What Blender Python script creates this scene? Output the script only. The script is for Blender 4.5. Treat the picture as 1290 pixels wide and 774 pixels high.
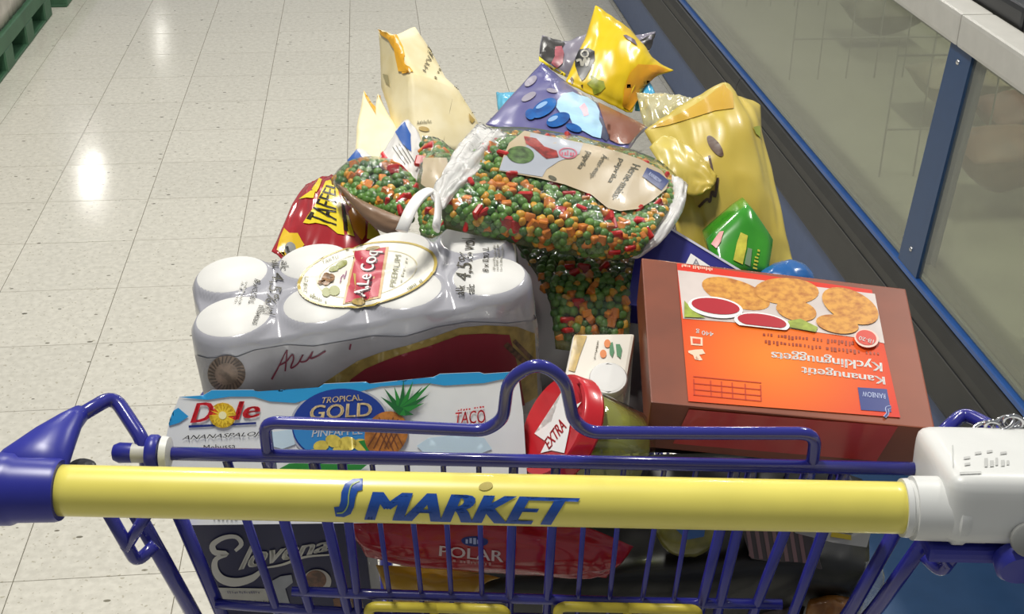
import bpy, bmesh, math, random
from math import sin, cos, pi, radians
from mathutils import Vector, Matrix, noise
from mathutils.bvhtree import BVHTree

for _o in list(bpy.data.objects): bpy.data.objects.remove(_o)
SC = bpy.context.scene
COL = SC.collection
rnd = random.Random(7)

# ------------------------------------------------------------------ camera
F_PX = 1662.0
CAM_H = 1.592
PITCH, YAW, ROLL = radians(27.75), radians(6.3), radians(-0.76)
def _cam():
    sp, cp = sin(PITCH), cos(PITCH)
    B = Matrix(((1, 0, 0), (0, -sp, cp), (0, -cp, -sp)))
    cy, sy = cos(YAW), sin(YAW)
    Y = Matrix(((cy, sy, 0), (-sy, cy, 0), (0, 0, 1)))
    cr, sr = cos(ROLL), sin(ROLL)
    Q = Matrix(((cr, -sr, 0), (sr, cr, 0), (0, 0, 1)))
    return Y @ B @ Q                      # columns: right, down, forward
RM = _cam()
EYE = Vector((0, 0, CAM_H))
cd = bpy.data.cameras.new('camera')
cd.sensor_width = 36.0; cd.lens = F_PX / 1290 * 36; cd.clip_start = 0.02; cd.clip_end = 100
cam = bpy.data.objects.new('camera', cd); COL.objects.link(cam)
m3 = Matrix((RM.col[0], -RM.col[1], -RM.col[2])).transposed()
cam.matrix_world = Matrix.Translation(EYE) @ m3.to_4x4()
SC.camera = cam

# ------------------------------------------------------------------ world, exposure
SC.view_settings.view_transform = 'Standard'
SC.view_settings.look = 'None'
SC.view_settings.gamma = 1.0
SC.view_settings.use_curve_mapping = False
SC.view_settings.exposure = 0.0
W = bpy.data.worlds.new('shop_ambient'); SC.world = W; W.use_nodes = True
W.node_tree.nodes['Background'].inputs[0].default_value = (0.93, 0.96, 1.0, 1)
W.node_tree.nodes['Background'].inputs[1].default_value = 0.25

# ceiling lamps: rows of fluorescent battens above the aisle (real lamps, above the frame)
LAMP_Z = 3.4
LAMPS = [(-2.82, 12.5), (-2.76, 17.3), (-0.35, 1.25), (-0.7, 4.4), (0.9, 9.6), (1.9, 2.6), (1.9, 6.6)]
LAMP_E = [9.0, 3.0, 58.0, 46.0, 44.0, 44.0, 46.0]

# ------------------------------------------------------------------ helpers
def lin(c):
    if isinstance(c, str):
        c = [int(c[i:i+2], 16) / 255 for i in (0, 2, 4)]
    return tuple((x / 12.92 if x <= 0.04045 else ((x + 0.055) / 1.055) ** 2.4) for x in c) + (1.0,)

MATS = {}
def mat(name, col, rough=0.5, metal=0.0, var=0.06, scale=30.0, bump=0.0, bscale=60.0, col2=None, coat=0.0, spec=0.5, detail=3.0, lo=0.35, hi=0.65):
    """procedural principled material: base colour with a slight noise variation"""
    if name in MATS: return MATS[name]
    m = bpy.data.materials.new(name); m.use_nodes = True
    nt = m.node_tree; b = nt.nodes['Principled BSDF']
    c = lin(col)
    if col2 is None: c2 = tuple(min(1, x * (1 - var * 2)) for x in c[:3]) + (1,)
    else: c2 = lin(col2)
    tc = nt.nodes.new('ShaderNodeTexCoord')
    nz = nt.nodes.new('ShaderNodeTexNoise'); nz.inputs['Scale'].default_value = scale; nz.inputs['Detail'].default_value = detail
    nt.links.new(tc.outputs['Object'], nz.inputs['Vector'])
    cr = nt.nodes.new('ShaderNodeValToRGB')
    cr.color_ramp.elements[0].position = lo; cr.color_ramp.elements[0].color = c2
    cr.color_ramp.elements[1].position = hi; cr.color_ramp.elements[1].color = c
    nt.links.new(nz.outputs['Fac'], cr.inputs['Fac'])
    nt.links.new(cr.outputs['Color'], b.inputs['Base Color'])
    b.inputs['Roughness'].default_value = rough
    b.inputs['Metallic'].default_value = metal
    b.inputs['Specular IOR Level'].default_value = spec
    b.inputs['Coat Weight'].default_value = coat
    b.inputs['Coat Roughness'].default_value = 0.08
    if bump:
        n2 = nt.nodes.new('ShaderNodeTexNoise'); n2.inputs['Scale'].default_value = bscale; n2.inputs['Detail'].default_value = 4
        nt.links.new(tc.outputs['Object'], n2.inputs['Vector'])
        bp = nt.nodes.new('ShaderNodeBump'); bp.inputs['Strength'].default_value = bump; bp.inputs['Distance'].default_value = 0.004
        nt.links.new(n2.outputs['Fac'], bp.inputs['Height'])
        nt.links.new(bp.outputs['Normal'], b.inputs['Normal'])
    MATS[name] = m
    return m

def film_mat(name, tint=(1, 1, 1), gloss=0.10, rough=0.08, bump=0.5, bscale=45.0, haze=0.0, hazecol=(0.9, 0.9, 0.9)):
    """clear or milky plastic film: transparent + fresnel gloss (+ a milky diffuse share)"""
    if name in MATS: return MATS[name]
    m = bpy.data.materials.new(name); m.use_nodes = True
    nt = m.node_tree; nt.nodes.clear()
    out = nt.nodes.new('ShaderNodeOutputMaterial')
    tr = nt.nodes.new('ShaderNodeBsdfTransparent'); tr.inputs[0].default_value = (*tint, 1)
    gl = nt.nodes.new('ShaderNodeBsdfGlossy'); gl.inputs['Roughness'].default_value = rough
    fw = nt.nodes.new('ShaderNodeLayerWeight'); fw.inputs['Blend'].default_value = 0.5
    fr = nt.nodes.new('ShaderNodeMath'); fr.operation = 'POWER'; fr.inputs[1].default_value = 4.0
    nt.links.new(fw.outputs['Facing'], fr.inputs[0])
    ad = nt.nodes.new('ShaderNodeMath'); ad.operation = 'ADD'; ad.inputs[1].default_value = gloss; ad.use_clamp = True
    tc = nt.nodes.new('ShaderNodeTexCoord')
    nz = nt.nodes.new('ShaderNodeTexNoise'); nz.inputs['Scale'].default_value = bscale; nz.inputs['Detail'].default_value = 4
    bp = nt.nodes.new('ShaderNodeBump'); bp.inputs['Strength'].default_value = bump; bp.inputs['Distance'].default_value = 0.006
    L = nt.links.new
    L(tc.outputs['Object'], nz.inputs['Vector']); L(nz.outputs['Fac'], bp.inputs['Height'])
    L(bp.outputs['Normal'], gl.inputs['Normal']); L(bp.outputs['Normal'], fw.inputs['Normal'])
    L(fr.outputs[0], ad.inputs[0])
    base = tr
    if haze:
        df = nt.nodes.new('ShaderNodeBsdfDiffuse'); df.inputs[0].default_value = (*hazecol, 1)
        mh = nt.nodes.new('ShaderNodeMixShader'); mh.inputs[0].default_value = haze
        L(tr.outputs[0], mh.inputs[1]); L(df.outputs[0], mh.inputs[2]); base = mh
    mx = nt.nodes.new('ShaderNodeMixShader')
    L(ad.outputs[0], mx.inputs[0]); L(base.outputs[0], mx.inputs[1]); L(gl.outputs[0], mx.inputs[2])
    L(mx.outputs[0], out.inputs['Surface'])
    MATS[name] = m
    return m

def emit_mat(name, col, strength):
    m = bpy.data.materials.new(name); m.use_nodes = True
    b = m.node_tree.nodes['Principled BSDF']
    b.inputs['Emission Color'].default_value = (*col, 1); b.inputs['Emission Strength'].default_value = strength
    MATS[name] = m
    return m

# cart frame: origin under the handle's middle, u to the right, v forward, z up
HEAD = radians(7.02)
CO = Vector((0.062, 0.756, 0))
CU = Vector((cos(HEAD), -sin(HEAD), 0)); CV = Vector((sin(HEAD), cos(HEAD), 0)); CZ = Vector((0, 0, 1))
def cw(u, v, z): return CO + CU * u + CV * v + CZ * z
def ray(px, py): return RM @ Vector(((px - 645) / F_PX, (py - 387) / F_PX, 1.0))
def at(px, py, v):
    """point seen at a photo pixel that stands v metres ahead of the cart handle"""
    d = ray(px, py); t = ((CO - EYE).dot(CV) + v) / d.dot(CV)
    return EYE + d * t
def atz(px, py, z):
    d = ray(px, py); return EYE + d * ((z - CAM_H) / d.z)
def proj(P):
    q = RM.transposed() @ (P - EYE); return (645 + F_PX * q.x / q.z, 387 + F_PX * q.y / q.z)

def empty(name, loc, label=None, cat=None, group=None):
    o = bpy.data.objects.new(name, None); COL.objects.link(o); o.location = loc
    o.empty_display_size = 0.05
    tag(o, label, cat, group); return o
def tag(o, label=None, cat=None, group=None, kind=None):
    if label: o['label'] = label
    if cat: o['category'] = cat
    if group: o['group'] = group
    if kind: o['kind'] = kind
    return o
def wloc(o):
    p = Vector(o.location)
    while o.parent: o = o.parent; p += Vector(o.location)
    return p
def mk(name, verts, faces, m, parent=None, smooth=False, loc=None):
    """one mesh object from world-space vertices; origin at loc or at its parent's"""
    base = Vector((0, 0, 0))
    if parent is not None: base = wloc(parent)
    if loc is not None: base = Vector(loc)
    me = bpy.data.meshes.new(name)
    me.from_pydata([tuple(Vector(v) - base) for v in verts], [], faces)
    if smooth:
        me.polygons.foreach_set('use_smooth', [True] * len(me.polygons))
    me.update()
    if m: me.materials.append(m)
    o = bpy.data.objects.new(name, me); COL.objects.link(o)
    if parent is not None:
        o.parent = parent
        if loc is not None: o.location = Vector(loc) - wloc(parent)
    elif loc is not None: o.location = loc
    return o
def bvh_of(o):
    base = wloc(o)
    me = o.data
    return BVHTree.FromPolygons([tuple(v.co + base) for v in me.vertices], [tuple(p.vertices) for p in me.polygons])

def box_data(c, ax, ay, az, bevel=0.0, seg=2):
    """box centred at c with half-axis vectors; returns verts, faces"""
    bm = bmesh.new()
    vs = []
    lx, ly, lz = ax.length, ay.length, az.length
    for sx in (-1, 1):
        for sy in (-1, 1):
            for sz in (-1, 1):
                vs.append(bm.verts.new((sx * lx, sy * ly, sz * lz)))
    for f in ((0, 1, 3, 2), (4, 6, 7, 5), (0, 4, 5, 1), (2, 3, 7, 6), (0, 2, 6, 4), (1, 5, 7, 3)):
        bm.faces.new([vs[i] for i in f])
    if bevel: bmesh.ops.bevel(bm, geom=list(bm.edges), offset=bevel, segments=seg, profile=0.7, affect='EDGES')
    bmesh.ops.recalc_face_normals(bm, faces=bm.faces)
    ux, uy, uz = ax.normalized(), ay.normalized(), az.normalized()
    bm.verts.index_update()
    V = [c + ux * v.co.x + uy * v.co.y + uz * v.co.z for v in bm.verts]
    Fc = [[v.index for v in f.verts] for f in bm.faces]
    bm.free()
    return V, Fc
def box(name, c, ax, ay, az, m, parent=None, bevel=0.0, seg=2, smooth=False):
    V, Fc = box_data(Vector(c), Vector(ax), Vector(ay), Vector(az), bevel, seg)
    return mk(name, V, Fc, m, parent, smooth)
def abox(name, lo, hi, m, parent=None, bevel=0.0, seg=1):
    lo, hi = Vector(lo), Vector(hi); h = (hi - lo) / 2
    return box(name, (lo + hi) / 2, (h.x, 0, 0), (0, h.y, 0), (0, 0, h.z), m, parent, bevel, seg)

def fillet(pts, r, n=6):
    pts = [Vector(p) for p in pts]
    out = [pts[0]]
    for i in range(1, len(pts) - 1):
        a, b, c = pts[i-1], pts[i], pts[i+1]
        d1 = (a - b); d2 = (c - b)
        k = min(r, d1.length * 0.48, d2.length * 0.48)
        p, q = b + d1.normalized() * k, b + d2.normalized() * k
        for j in range(n + 1):
            t = j / n
            out.append(p * (1 - t) ** 2 + b * 2 * t * (1 - t) + q * t * t)
    out.append(pts[-1])
    return out
def tube_data(pts, r, n=12, closed=False, flat=1.0):
    pts = [Vector(p) for p in pts]
    N = len(pts); V = []; Fc = []
    rr = r if isinstance(r, (list, tuple)) else [r] * N
    def tan(i):
        if closed: return (pts[(i+1) % N] - pts[i-1]).normalized()
        if i == 0: return (pts[1] - pts[0]).normalized()
        if i == N - 1: return (pts[-1] - pts[-2]).normalized()
        return (pts[i+1] - pts[i-1]).normalized()
    t0 = tan(0)
    up = Vector((0, 0, 1)) if abs(t0.z) < 0.9 else Vector((1, 0, 0))
    nrm = (up - t0 * up.dot(t0)).normalized()
    for i in range(N):
        t = tan(i)
        nrm = (nrm - t * nrm.dot(t)).normalized()
        bn = t.cross(nrm)
        for k in range(n):
            a = 2 * pi * k / n
            V.append(pts[i] + nrm * cos(a) * rr[i] * flat + bn * sin(a) * rr[i])
    for i in range(N if closed else N - 1):
        for k in range(n):
            a, b = i * n + k, i * n + (k + 1) % n
            c, d = ((i + 1) % N) * n + (k + 1) % n, ((i + 1) % N) * n + k
            Fc.append((a, b, c, d))
    if not closed:
        Fc.append(tuple(reversed(range(n)))); Fc.append(tuple(range((N - 1) * n, N * n)))
    return V, Fc
def tube(name, pts, r, m, parent=None, n=12, fil=0.0, closed=False, flat=1.0):
    if fil: pts = fillet(pts, fil)
    V, Fc = tube_data(pts, r, n, closed, flat)
    return mk(name, V, Fc, m, parent, True)

def merge(*parts):
    V = []; Fc = []
    for v, f in parts:
        k = len(V); V += list(v); Fc += [tuple(i + k for i in g) for g in f]
    return V, Fc

def catmull(p, x):
    n = len(p) - 1
    x = min(max(x, 0), 1) * n
    i = min(int(x), n - 1); t = x - i
    p1, p2 = p[i], p[i+1]
    p0 = p[i-1] if i > 0 else p1 * 2 - p2
    p3 = p[i+2] if i + 2 <= n else p2 * 2 - p1
    return 0.5 * ((2 * p1) + (p2 - p0) * t + (2 * p0 - 5 * p1 + 4 * p2 - p3) * t * t + (3 * p1 - p0 - 3 * p2 + p3) * t ** 3)

class Pouch:
    """a filled bag: a control net of (px, py, v) points gives its middle sheet, which swells to both sides"""
    def __init__(s, net, front=0.012, back=0.02, seal=0.06, wr=0.002, seed=0, wfreq=(9, 4), power=0.55, edge=1.0, raw=False):
        s.net = [[(Vector(c) if raw else at(*c)) for c in r] for r in net]
        s.fr, s.bk, s.seal, s.wr, s.seed, s.wf, s.pw, s.edge = front, back, seal, wr, seed, wfreq, power, edge
        s.sg = 1
        n = s._n(0.5, 0.5)
        if n.dot(EYE - s.mid(0.5, 0.5)) < 0: s.sg = -1
    def mid(s, a, b): return catmull([catmull(r, a) for r in s.net], b)
    def _n(s, a, b):
        e = 0.02
        du = s.mid(min(a + e, 1), b) - s.mid(max(a - e, 0), b)
        dv = s.mid(a, min(b + e, 1)) - s.mid(a, max(b - e, 0))
        return du.cross(dv).normalized() * s.sg
    def prof(s, a, b):
        def q(x, sl): 
            x = min(x, 1 - x) - sl
            return 0.0 if x <= 0 else min(1.0, sin(min(x / (0.5 - sl), 1) * pi / 2)) ** s.pw
        return q(a, 0.0) * q(b, s.seal)
    def wrinkle(s, a, b):
        e = 1 - min(1, min(b, 1 - b, a, 1 - a) * 3.2)
        n1 = noise.noise(Vector((a * s.wf[0], b * s.wf[1], s.seed * 3.7)))
        n2 = noise.noise(Vector((a * s.wf[0] * 2.3 + 5, b * s.wf[1] * 1.3, s.seed * 1.3)))
        n3 = 1 - abs(noise.noise(Vector((a * 3.1 + b * 2.2, b * 3.3 - a * 1.7, s.seed * 2.1)))) * 2
        return s.wr * (n1 * (0.5 + e * s.edge) + n2 * (0.25 + 0.6 * e * s.edge) + 0.6 * n3)
    def pt(s, a, b, off=0.0, side=1):
        n = s._n(a, b); p = s.prof(a, b)
        t = (s.fr * p + s.wrinkle(a, b) * (0.35 + 0.65 * p) + 0.0005) if side > 0 else -(s.bk * p + 0.0005) + s.wrinkle(a, b) * 0.35 * (1 - p)
        return s.mid(a, b) + n * (t + off)
    def data(s, N=40, M=40, off=0.0):
        V = []; Fc = []
        for side in (1, -1):
            k = len(V)
            for j in range(M + 1):
                for i in range(N + 1):
                    V.append(s.pt(i / N, j / M, off if side > 0 else -off, side))
            for j in range(M):
                for i in range(N):
                    q = (k + j * (N + 1) + i, k + j * (N + 1) + i + 1, k + (j + 1) * (N + 1) + i + 1, k + (j + 1) * (N + 1) + i)
                    Fc.append(q if (side > 0) == (s.sg > 0) else tuple(reversed(q)))
        S = (N + 1) * (M + 1)
        ring = [i for i in range(N + 1)] + [j * (N + 1) + N for j in range(1, M + 1)] + [M * (N + 1) + i for i in range(N - 1, -1, -1)] + [j * (N + 1) for j in range(M - 1, 0, -1)]
        for x in range(len(ring)):
            a, b = ring[x], ring[(x + 1) % len(ring)]
            q = (b, a, a + S, b + S)
            Fc.append(q if s.sg > 0 else tuple(reversed(q)))
        return V, Fc
    def base(s):
        P = [p for r in s.net for p in r]
        c = sum(P, Vector()) / len(P); c.z = min(p.z for p in P) - s.bk
        return c

def facet(front, faces, depth, sub=3, smooth_it=1, amp=0.0, seed=0, back_shift=None):
    """closed faceted solid: front vertices (px,py,v), front faces, and a back copy `depth` behind"""
    bm = bmesh.new()
    P = [at(*p) for p in front]
    fv = [bm.verts.new(p) for p in P]
    sh = back_shift if back_shift is not None else CV * depth - CZ * depth * 0.4
    bv = [bm.verts.new(p + sh) for p in P]
    ed = {}
    for f in faces:
        bm.faces.new([fv[i] for i in f]); bm.faces.new([bv[i] for i in reversed(f)])
        for i in range(len(f)):
            a, b = f[i], f[(i + 1) % len(f)]
            ed[(a, b)] = 1
    for (a, b) in ed:
        if (b, a) not in ed: bm.faces.new([fv[b], fv[a], bv[a], bv[b]])
    bmesh.ops.triangulate(bm, faces=[f for f in bm.faces if len(f.verts) > 4])
    if sub: bmesh.ops.subdivide_edges(bm, edges=list(bm.edges), cuts=sub, use_grid_fill=True)
    for _ in range(smooth_it): bmesh.ops.smooth_vert(bm, verts=list(bm.verts), factor=0.5, use_axis_x=True, use_axis_y=True, use_axis_z=True)
    if amp:
        for v in bm.verts:
            v.co += noise.noise_vector(v.co * 28 + Vector((seed, 0, 0))) * amp
    bmesh.ops.recalc_face_normals(bm, faces=bm.faces)
    bm.verts.index_update()
    V = [v.co.copy() for v in bm.verts]; Fc = [[v.index for v in f.verts] for f in bm.faces]
    bm.free()
    return V, Fc

# ---- flat print: polygons and lettering laid on a surface (each vertex is dropped onto the surface itself)
def tess(polys, step):
    bm = bmesh.new()
    for p in polys:
        try: bm.faces.new([bm.verts.new((x, y, 0)) for x, y in p])
        except ValueError: pass
    bmesh.ops.triangulate(bm, faces=list(bm.faces))
    return cut(bm, step)
def cut(bm, step):
    if step and bm.verts:
        xs = [v.co.x for v in bm.verts]; ys = [v.co.y for v in bm.verts]
        x = min(xs) + step
        while x < max(xs):
            bmesh.ops.bisect_plane(bm, geom=list(bm.verts) + list(bm.edges) + list(bm.faces), plane_co=(x, 0, 0), plane_no=(1, 0, 0)); x += step
        y = min(ys) + step
        while y < max(ys):
            bmesh.ops.bisect_plane(bm, geom=list(bm.verts) + list(bm.edges) + list(bm.faces), plane_co=(0, y, 0), plane_no=(0, 1, 0)); y += step
    bm.verts.index_update()
    V = [(v.co.x, v.co.y) for v in bm.verts]; Fc = [[v.index for v in f.verts] for f in bm.faces]
    bm.free()
    return V, Fc
def drop(name, bvh, V, Fc, m, parent, off):
    out = []; last = 1.0
    for x, y in V:
        d = ray(x, y).normalized()
        h, n, i, dist = bvh.ray_cast(EYE, d)
        if h is None:
            for jx, jy in ((.4, 0), (-.4, 0), (0, .4), (0, -.4), (1, 1), (-1, 1), (1, -1), (-1, -1), (0, 2.5), (0, -2.5), (2.5, 0), (-2.5, 0)):
                h, n, i, dist = bvh.ray_cast(EYE, ray(x + jx, y + jy).normalized())
                if h is not None: break
        if h is None:
            h, n, i, dist = bvh.find_nearest(EYE + d * last)
        else: last = dist
        if n.dot(d) > 0: n = -n
        out.append(h + n * (off + 0.0004))
    # faces must look at the viewer's side
    fs = []
    for f in Fc:
        a, b, c = out[f[0]], out[f[1]], out[f[2]]
        fs.append(tuple(f) if (b - a).cross(c - a).dot(EYE - a) > 0 else tuple(reversed(f)))
    return mk(name, out, fs, m, parent, True)
def poly(name, bvh, pts, m, parent, off=0.0005, step=5):
    polys = pts if isinstance(pts[0][0], (tuple, list)) else [pts]
    V, Fc = tess(polys, step)
    return drop(name, bvh, V, Fc, m, parent, off)
def ell(cx, cy, rx, ry, rot=0, n=28):
    c, s = cos(radians(rot)), sin(radians(rot))
    return [(cx + rx * cos(2*pi*k/n) * c - ry * sin(2*pi*k/n) * s, cy + rx * cos(2*pi*k/n) * s + ry * sin(2*pi*k/n) * c) for k in range(n)]
def stroke(pts, w, smooth=True):
    """a brush stroke as quads along a polyline (w: width or list)"""
    P = [Vector((x, y, 0)) for x, y in pts]
    if smooth and len(P) > 2: P = [catmull(P, i / (len(P) * 4)) for i in range(len(P) * 4 + 1)]
    N = len(P); out = []
    L = []; R = []
    for i, p in enumerate(P):
        t = (P[min(i+1, N-1)] - P[max(i-1, 0)]).normalized()
        nn = Vector((-t.y, t.x, 0))
        if isinstance(w, (list, tuple)):
            x = i / (N - 1) * (len(w) - 1); k = min(int(x), len(w) - 2); ww = w[k] * (1 - x + k) + w[k+1] * (x - k)
        else: ww = w
        a, b = p + nn * ww / 2, p - nn * ww / 2
        L.append((a.x, a.y)); R.append((b.x, b.y))
    return [[L[i], L[i+1], R[i+1], R[i]] for i in range(N - 1)]
def ring(c0, k0, k1, ax, bx, n=48):
    """elliptic ring between scale k0 and k1 of c + a cos + b sin"""
    out = []
    for i in range(n):
        a, b = 2*pi*i/n, 2*pi*(i+1)/n
        f = lambda k, t: (c0[0] + k * (ax[0]*cos(t) + bx[0]*sin(t)), c0[1] + k * (ax[1]*cos(t) + bx[1]*sin(t)))
        out.append([f(k0, a), f(k0, b), f(k1, b), f(k1, a)])
    return out
TXT = {}
def text_data(s, bold=0.0, shear=0.0):
    key = (s, bold, shear)
    if key in TXT: return TXT[key]
    cu = bpy.data.curves.new('t', 'FONT'); cu.body = s; cu.shear = shear; cu.resolution_u = 3
    o = bpy.data.objects.new('t', cu); COL.objects.link(o)
    dg = bpy.context.evaluated_depsgraph_get()
    me = bpy.data.meshes.new_from_object(o.evaluated_get(dg))
    V = [(v.co.x, v.co.y) for v in me.vertices]; Fc = [list(p.vertices) for p in me.polygons]
    bpy.data.objects.remove(o); bpy.data.curves.remove(cu); bpy.data.meshes.remove(me)
    x0, x1 = min(v[0] for v in V), max(v[0] for v in V); y0, y1 = min(v[1] for v in V), max(v[1] for v in V)
    if bold > 0:                                   # heavier strokes: the same outlines set side by side
        k = len(V); V = [(x + d, y) for d in (-bold, 0, bold) for x, y in V]; Fc = Fc + [[i + k for i in f] for f in Fc] + [[i + 2 * k for i in f] for f in Fc]
        x0 -= bold; x1 += bold
    TXT[key] = ([((x - x0) / (x1 - x0), (y - y0) / (y1 - y0)) for x, y in V], Fc)
    return TXT[key]
def text(name, bvh, s, quad, m, parent, off=0.0009, bold=0.0, shear=0.0, step=9):
    """lettering; quad = photo points of the text's BL, BR, TR, TL corners"""
    V, Fc = text_data(s, bold, shear)
    BL, BR, TR, TL = [Vector(q) for q in quad]
    P = []
    for a, b in V:
        p = BL * (1-a) * (1-b) + BR * a * (1-b) + TR * a * b + TL * (1-a) * b
        P.append((p.x, p.y))
    bm = bmesh.new(); vs = [bm.verts.new((x, y, 0)) for x, y in P]
    for f in Fc:
        try: bm.faces.new([vs[i] for i in f])
        except ValueError: pass
    bmesh.ops.triangulate(bm, faces=list(bm.faces))
    V2, F2 = cut(bm, step)
    return drop(name, bvh, V2, F2, m, parent, off)
def marks(name, bvh, n, quad, m, parent, off=0.0009, seed=0):
    """a line of print too small to read: n short upright strokes of uneven height"""
    r = random.Random(seed + n * 7 + int(quad[0][0])); BL, BR, TR, TL = [Vector(q) for q in quad]
    f = lambda a, b: tuple(BL * (1-a) * (1-b) + BR * a * (1-b) + TR * a * b + TL * (1-a) * b)
    ps = []
    for i in range(n):
        if r.random() < 0.12: continue
        a0 = (i + 0.12) / n; a1 = a0 + r.uniform(0.35, 0.75) / n; h = r.choice((0.62, 0.7, 1.0)); b0 = r.choice((0, 0, 0.12))
        ps.append([f(a0, b0), f(a1, b0), f(a1, h), f(a0, h)])
    V, Fc = tess(ps, 0)
    return drop(name, bvh, V, Fc, m, parent, off)
def off_px(pts, ox, oy, k):
    return [(ox + x * k, oy + y * k) for x, y in pts]

# ------------------------------------------------------------------ lamps
mh = mat('lamp_housing', 'e8e8e6', 0.5)
for i, (lx, ly) in enumerate(LAMPS):
    e = empty('ceiling_lamp', (lx, ly, LAMP_Z), 'white fluorescent batten hanging over the shop aisle', 'lamp', 'ceiling lamps over the aisle')
    abox('housing', (lx - 0.12, ly - 0.4, LAMP_Z + 0.01), (lx + 0.12, ly + 0.4, LAMP_Z + 0.07), mh, e, 0.01)
    ld = bpy.data.lights.new('tube_light', 'AREA'); ld.shape = 'RECTANGLE'; ld.size = 0.12; ld.size_y = 0.75
    ld.energy = LAMP_E[i]; ld.color = (1.0, 0.97, 0.90)
    lo = bpy.data.objects.new('tube_light', ld); COL.objects.link(lo); lo.parent = e

# ------------------------------------------------------------------ floor of speckled tiles
def floor_mat():
    m = bpy.data.materials.new('speckled_tile'); m.use_nodes = True
    nt = m.node_tree; b = nt.nodes['Principled BSDF']; L = nt.links.new
    geo = nt.nodes.new('ShaderNodeNewGeometry'); oi = nt.nodes.new('ShaderNodeObjectInfo')
    ad = nt.nodes.new('ShaderNodeVectorMath'); ad.operation = 'ADD'
    sc = nt.nodes.new('ShaderNodeVectorMath'); sc.operation = 'SCALE'; sc.inputs[0].default_value = (13, 7, 0)
    L(oi.outputs['Random'], sc.inputs['Scale']); L(geo.outputs['Position'], ad.inputs[0]); L(sc.outputs[0], ad.inputs[1])
    def ramp(fac, a, ca, bb, cb):
        r = nt.nodes.new('ShaderNodeValToRGB'); e = r.color_ramp.elements
        e[0].position, e[0].color, e[1].position, e[1].color = a, ca, bb, cb
        L(fac, r.inputs['Fac']); return r
    n0 = nt.nodes.new('ShaderNodeTexNoise'); n0.inputs['Scale'].default_value = 60; n0.inputs['Detail'].default_value = 3
    L(ad.outputs[0], n0.inputs['Vector'])
    base = ramp(n0.outputs['Fac'], 0.36, lin('d8d4c7'), 0.66, lin('e6e2d5'))
    mxr = nt.nodes.new('ShaderNodeMix'); mxr.data_type = 'RGBA'; mxr.blend_type = 'MULTIPLY'; mxr.inputs[0].default_value = 1
    rr = ramp(oi.outputs['Random'], 0.0, (0.95, 0.95, 0.95, 1), 1.0, (1, 1, 1, 1))
    L(base.outputs[0], mxr.inputs[6]); L(rr.outputs[0], mxr.inputs[7])
    # sparse dark chips, elongated
    vo = nt.nodes.new('ShaderNodeTexVoronoi'); vo.inputs['Scale'].default_value = 30
    mp = nt.nodes.new('ShaderNodeMapping'); mp.inputs['Scale'].default_value = (0.7, 1.3, 1)
    L(ad.outputs[0], mp.inputs['Vector']); L(mp.outputs[0], vo.inputs['Vector'])
    sz = nt.nodes.new('ShaderNodeSeparateColor'); L(vo.outputs['Color'], sz.inputs[0])
    th = nt.nodes.new('ShaderNodeMapRange'); th.inputs[1].default_value = 0.18; th.inputs[2].default_value = 1.0; th.inputs[3].default_value = -0.02; th.inputs[4].default_value = 0.15
    L(sz.outputs[0], th.inputs[0])
    lt = nt.nodes.new('ShaderNodeMath'); lt.operation = 'LESS_THAN'; L(vo.outputs['Distance'], lt.inputs[0]); L(th.outputs[0], lt.inputs[1])
    chip = ramp(sz.outputs[1], 0.0, lin('8d8878'), 1.0, lin('5f5b50'))
    mx2 = nt.nodes.new('ShaderNodeMix'); mx2.data_type = 'RGBA'
    L(lt.outputs[0], mx2.inputs[0]); L(mxr.outputs[2], mx2.inputs[6]); L(chip.outputs[0], mx2.inputs[7])
    # pale and brownish larger flecks
    v2 = nt.nodes.new('ShaderNodeTexNoise'); v2.inputs['Scale'].default_value = 110; v2.inputs['Detail'].default_value = 1
    L(ad.outputs[0], v2.inputs['Vector'])
    fl = ramp(v2.outputs['Fac'], 0.66, (0, 0, 0, 1), 0.72, (1, 1, 1, 1))
    mx3 = nt.nodes.new('ShaderNodeMix'); mx3.data_type = 'RGBA'; mx3.inputs[7].default_value = lin('bcb6a4')
    L(fl.outputs[0], mx3.inputs[0]); L(mx2.outputs[2], mx3.inputs[6])
    L(mx3.outputs[2], b.inputs['Base Color'])
    n5 = nt.nodes.new('ShaderNodeTexNoise'); n5.inputs['Scale'].default_value = 3
    L(geo.outputs['Position'], n5.inputs['Vector'])
    rg = nt.nodes.new('ShaderNodeMapRange'); rg.inputs[3].default_value = 0.07; rg.inputs[4].default_value = 0.15
    L(n5.outputs['Fac'], rg.inputs[0]); L(rg.outputs[0], b.inputs['Roughness'])
    n6 = nt.nodes.new('ShaderNodeTexNoise'); n6.inputs['Scale'].default_value = 14
    L(geo.outputs['Position'], n6.inputs['Vector'])
    bp = nt.nodes.new('ShaderNodeBump'); bp.inputs['Strength'].default_value = 0.10; bp.inputs['Distance'].default_value = 0.004
    L(n6.outputs['Fac'], bp.inputs['Height']); L(bp.outputs[0], b.inputs['Normal'])
    MATS['speckled_tile'] = m
    return m
fm = floor_mat()
grout = mat('joint_grey', 'b0aa99', 0.7)
T = 0.30; OX = -0.327 * T; OY = 0.666 * T
fl = abox('floor', (-9, -4, -0.06), (6, 24, -0.006), grout, None)
tag(fl, 'speckled beige shop floor of square tiles', None, None, 'structure'); 
V, Fc = box_data(Vector((0, 0, -0.003)), Vector((T/2 - 0.0009, 0, 0)), Vector((0, T/2 - 0.0009, 0)), Vector((0, 0, 0.003)), 0, 1)
tile_me = bpy.data.meshes.new('tile'); tile_me.from_pydata([tuple(v) for v in V], [], Fc); tile_me.materials.append(fm)
cells = [(i, j) for i in range(-8, 4) for j in range(5, 29)]
cells.sort(key=lambda c: c[1])
inside = set(cells)
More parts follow.
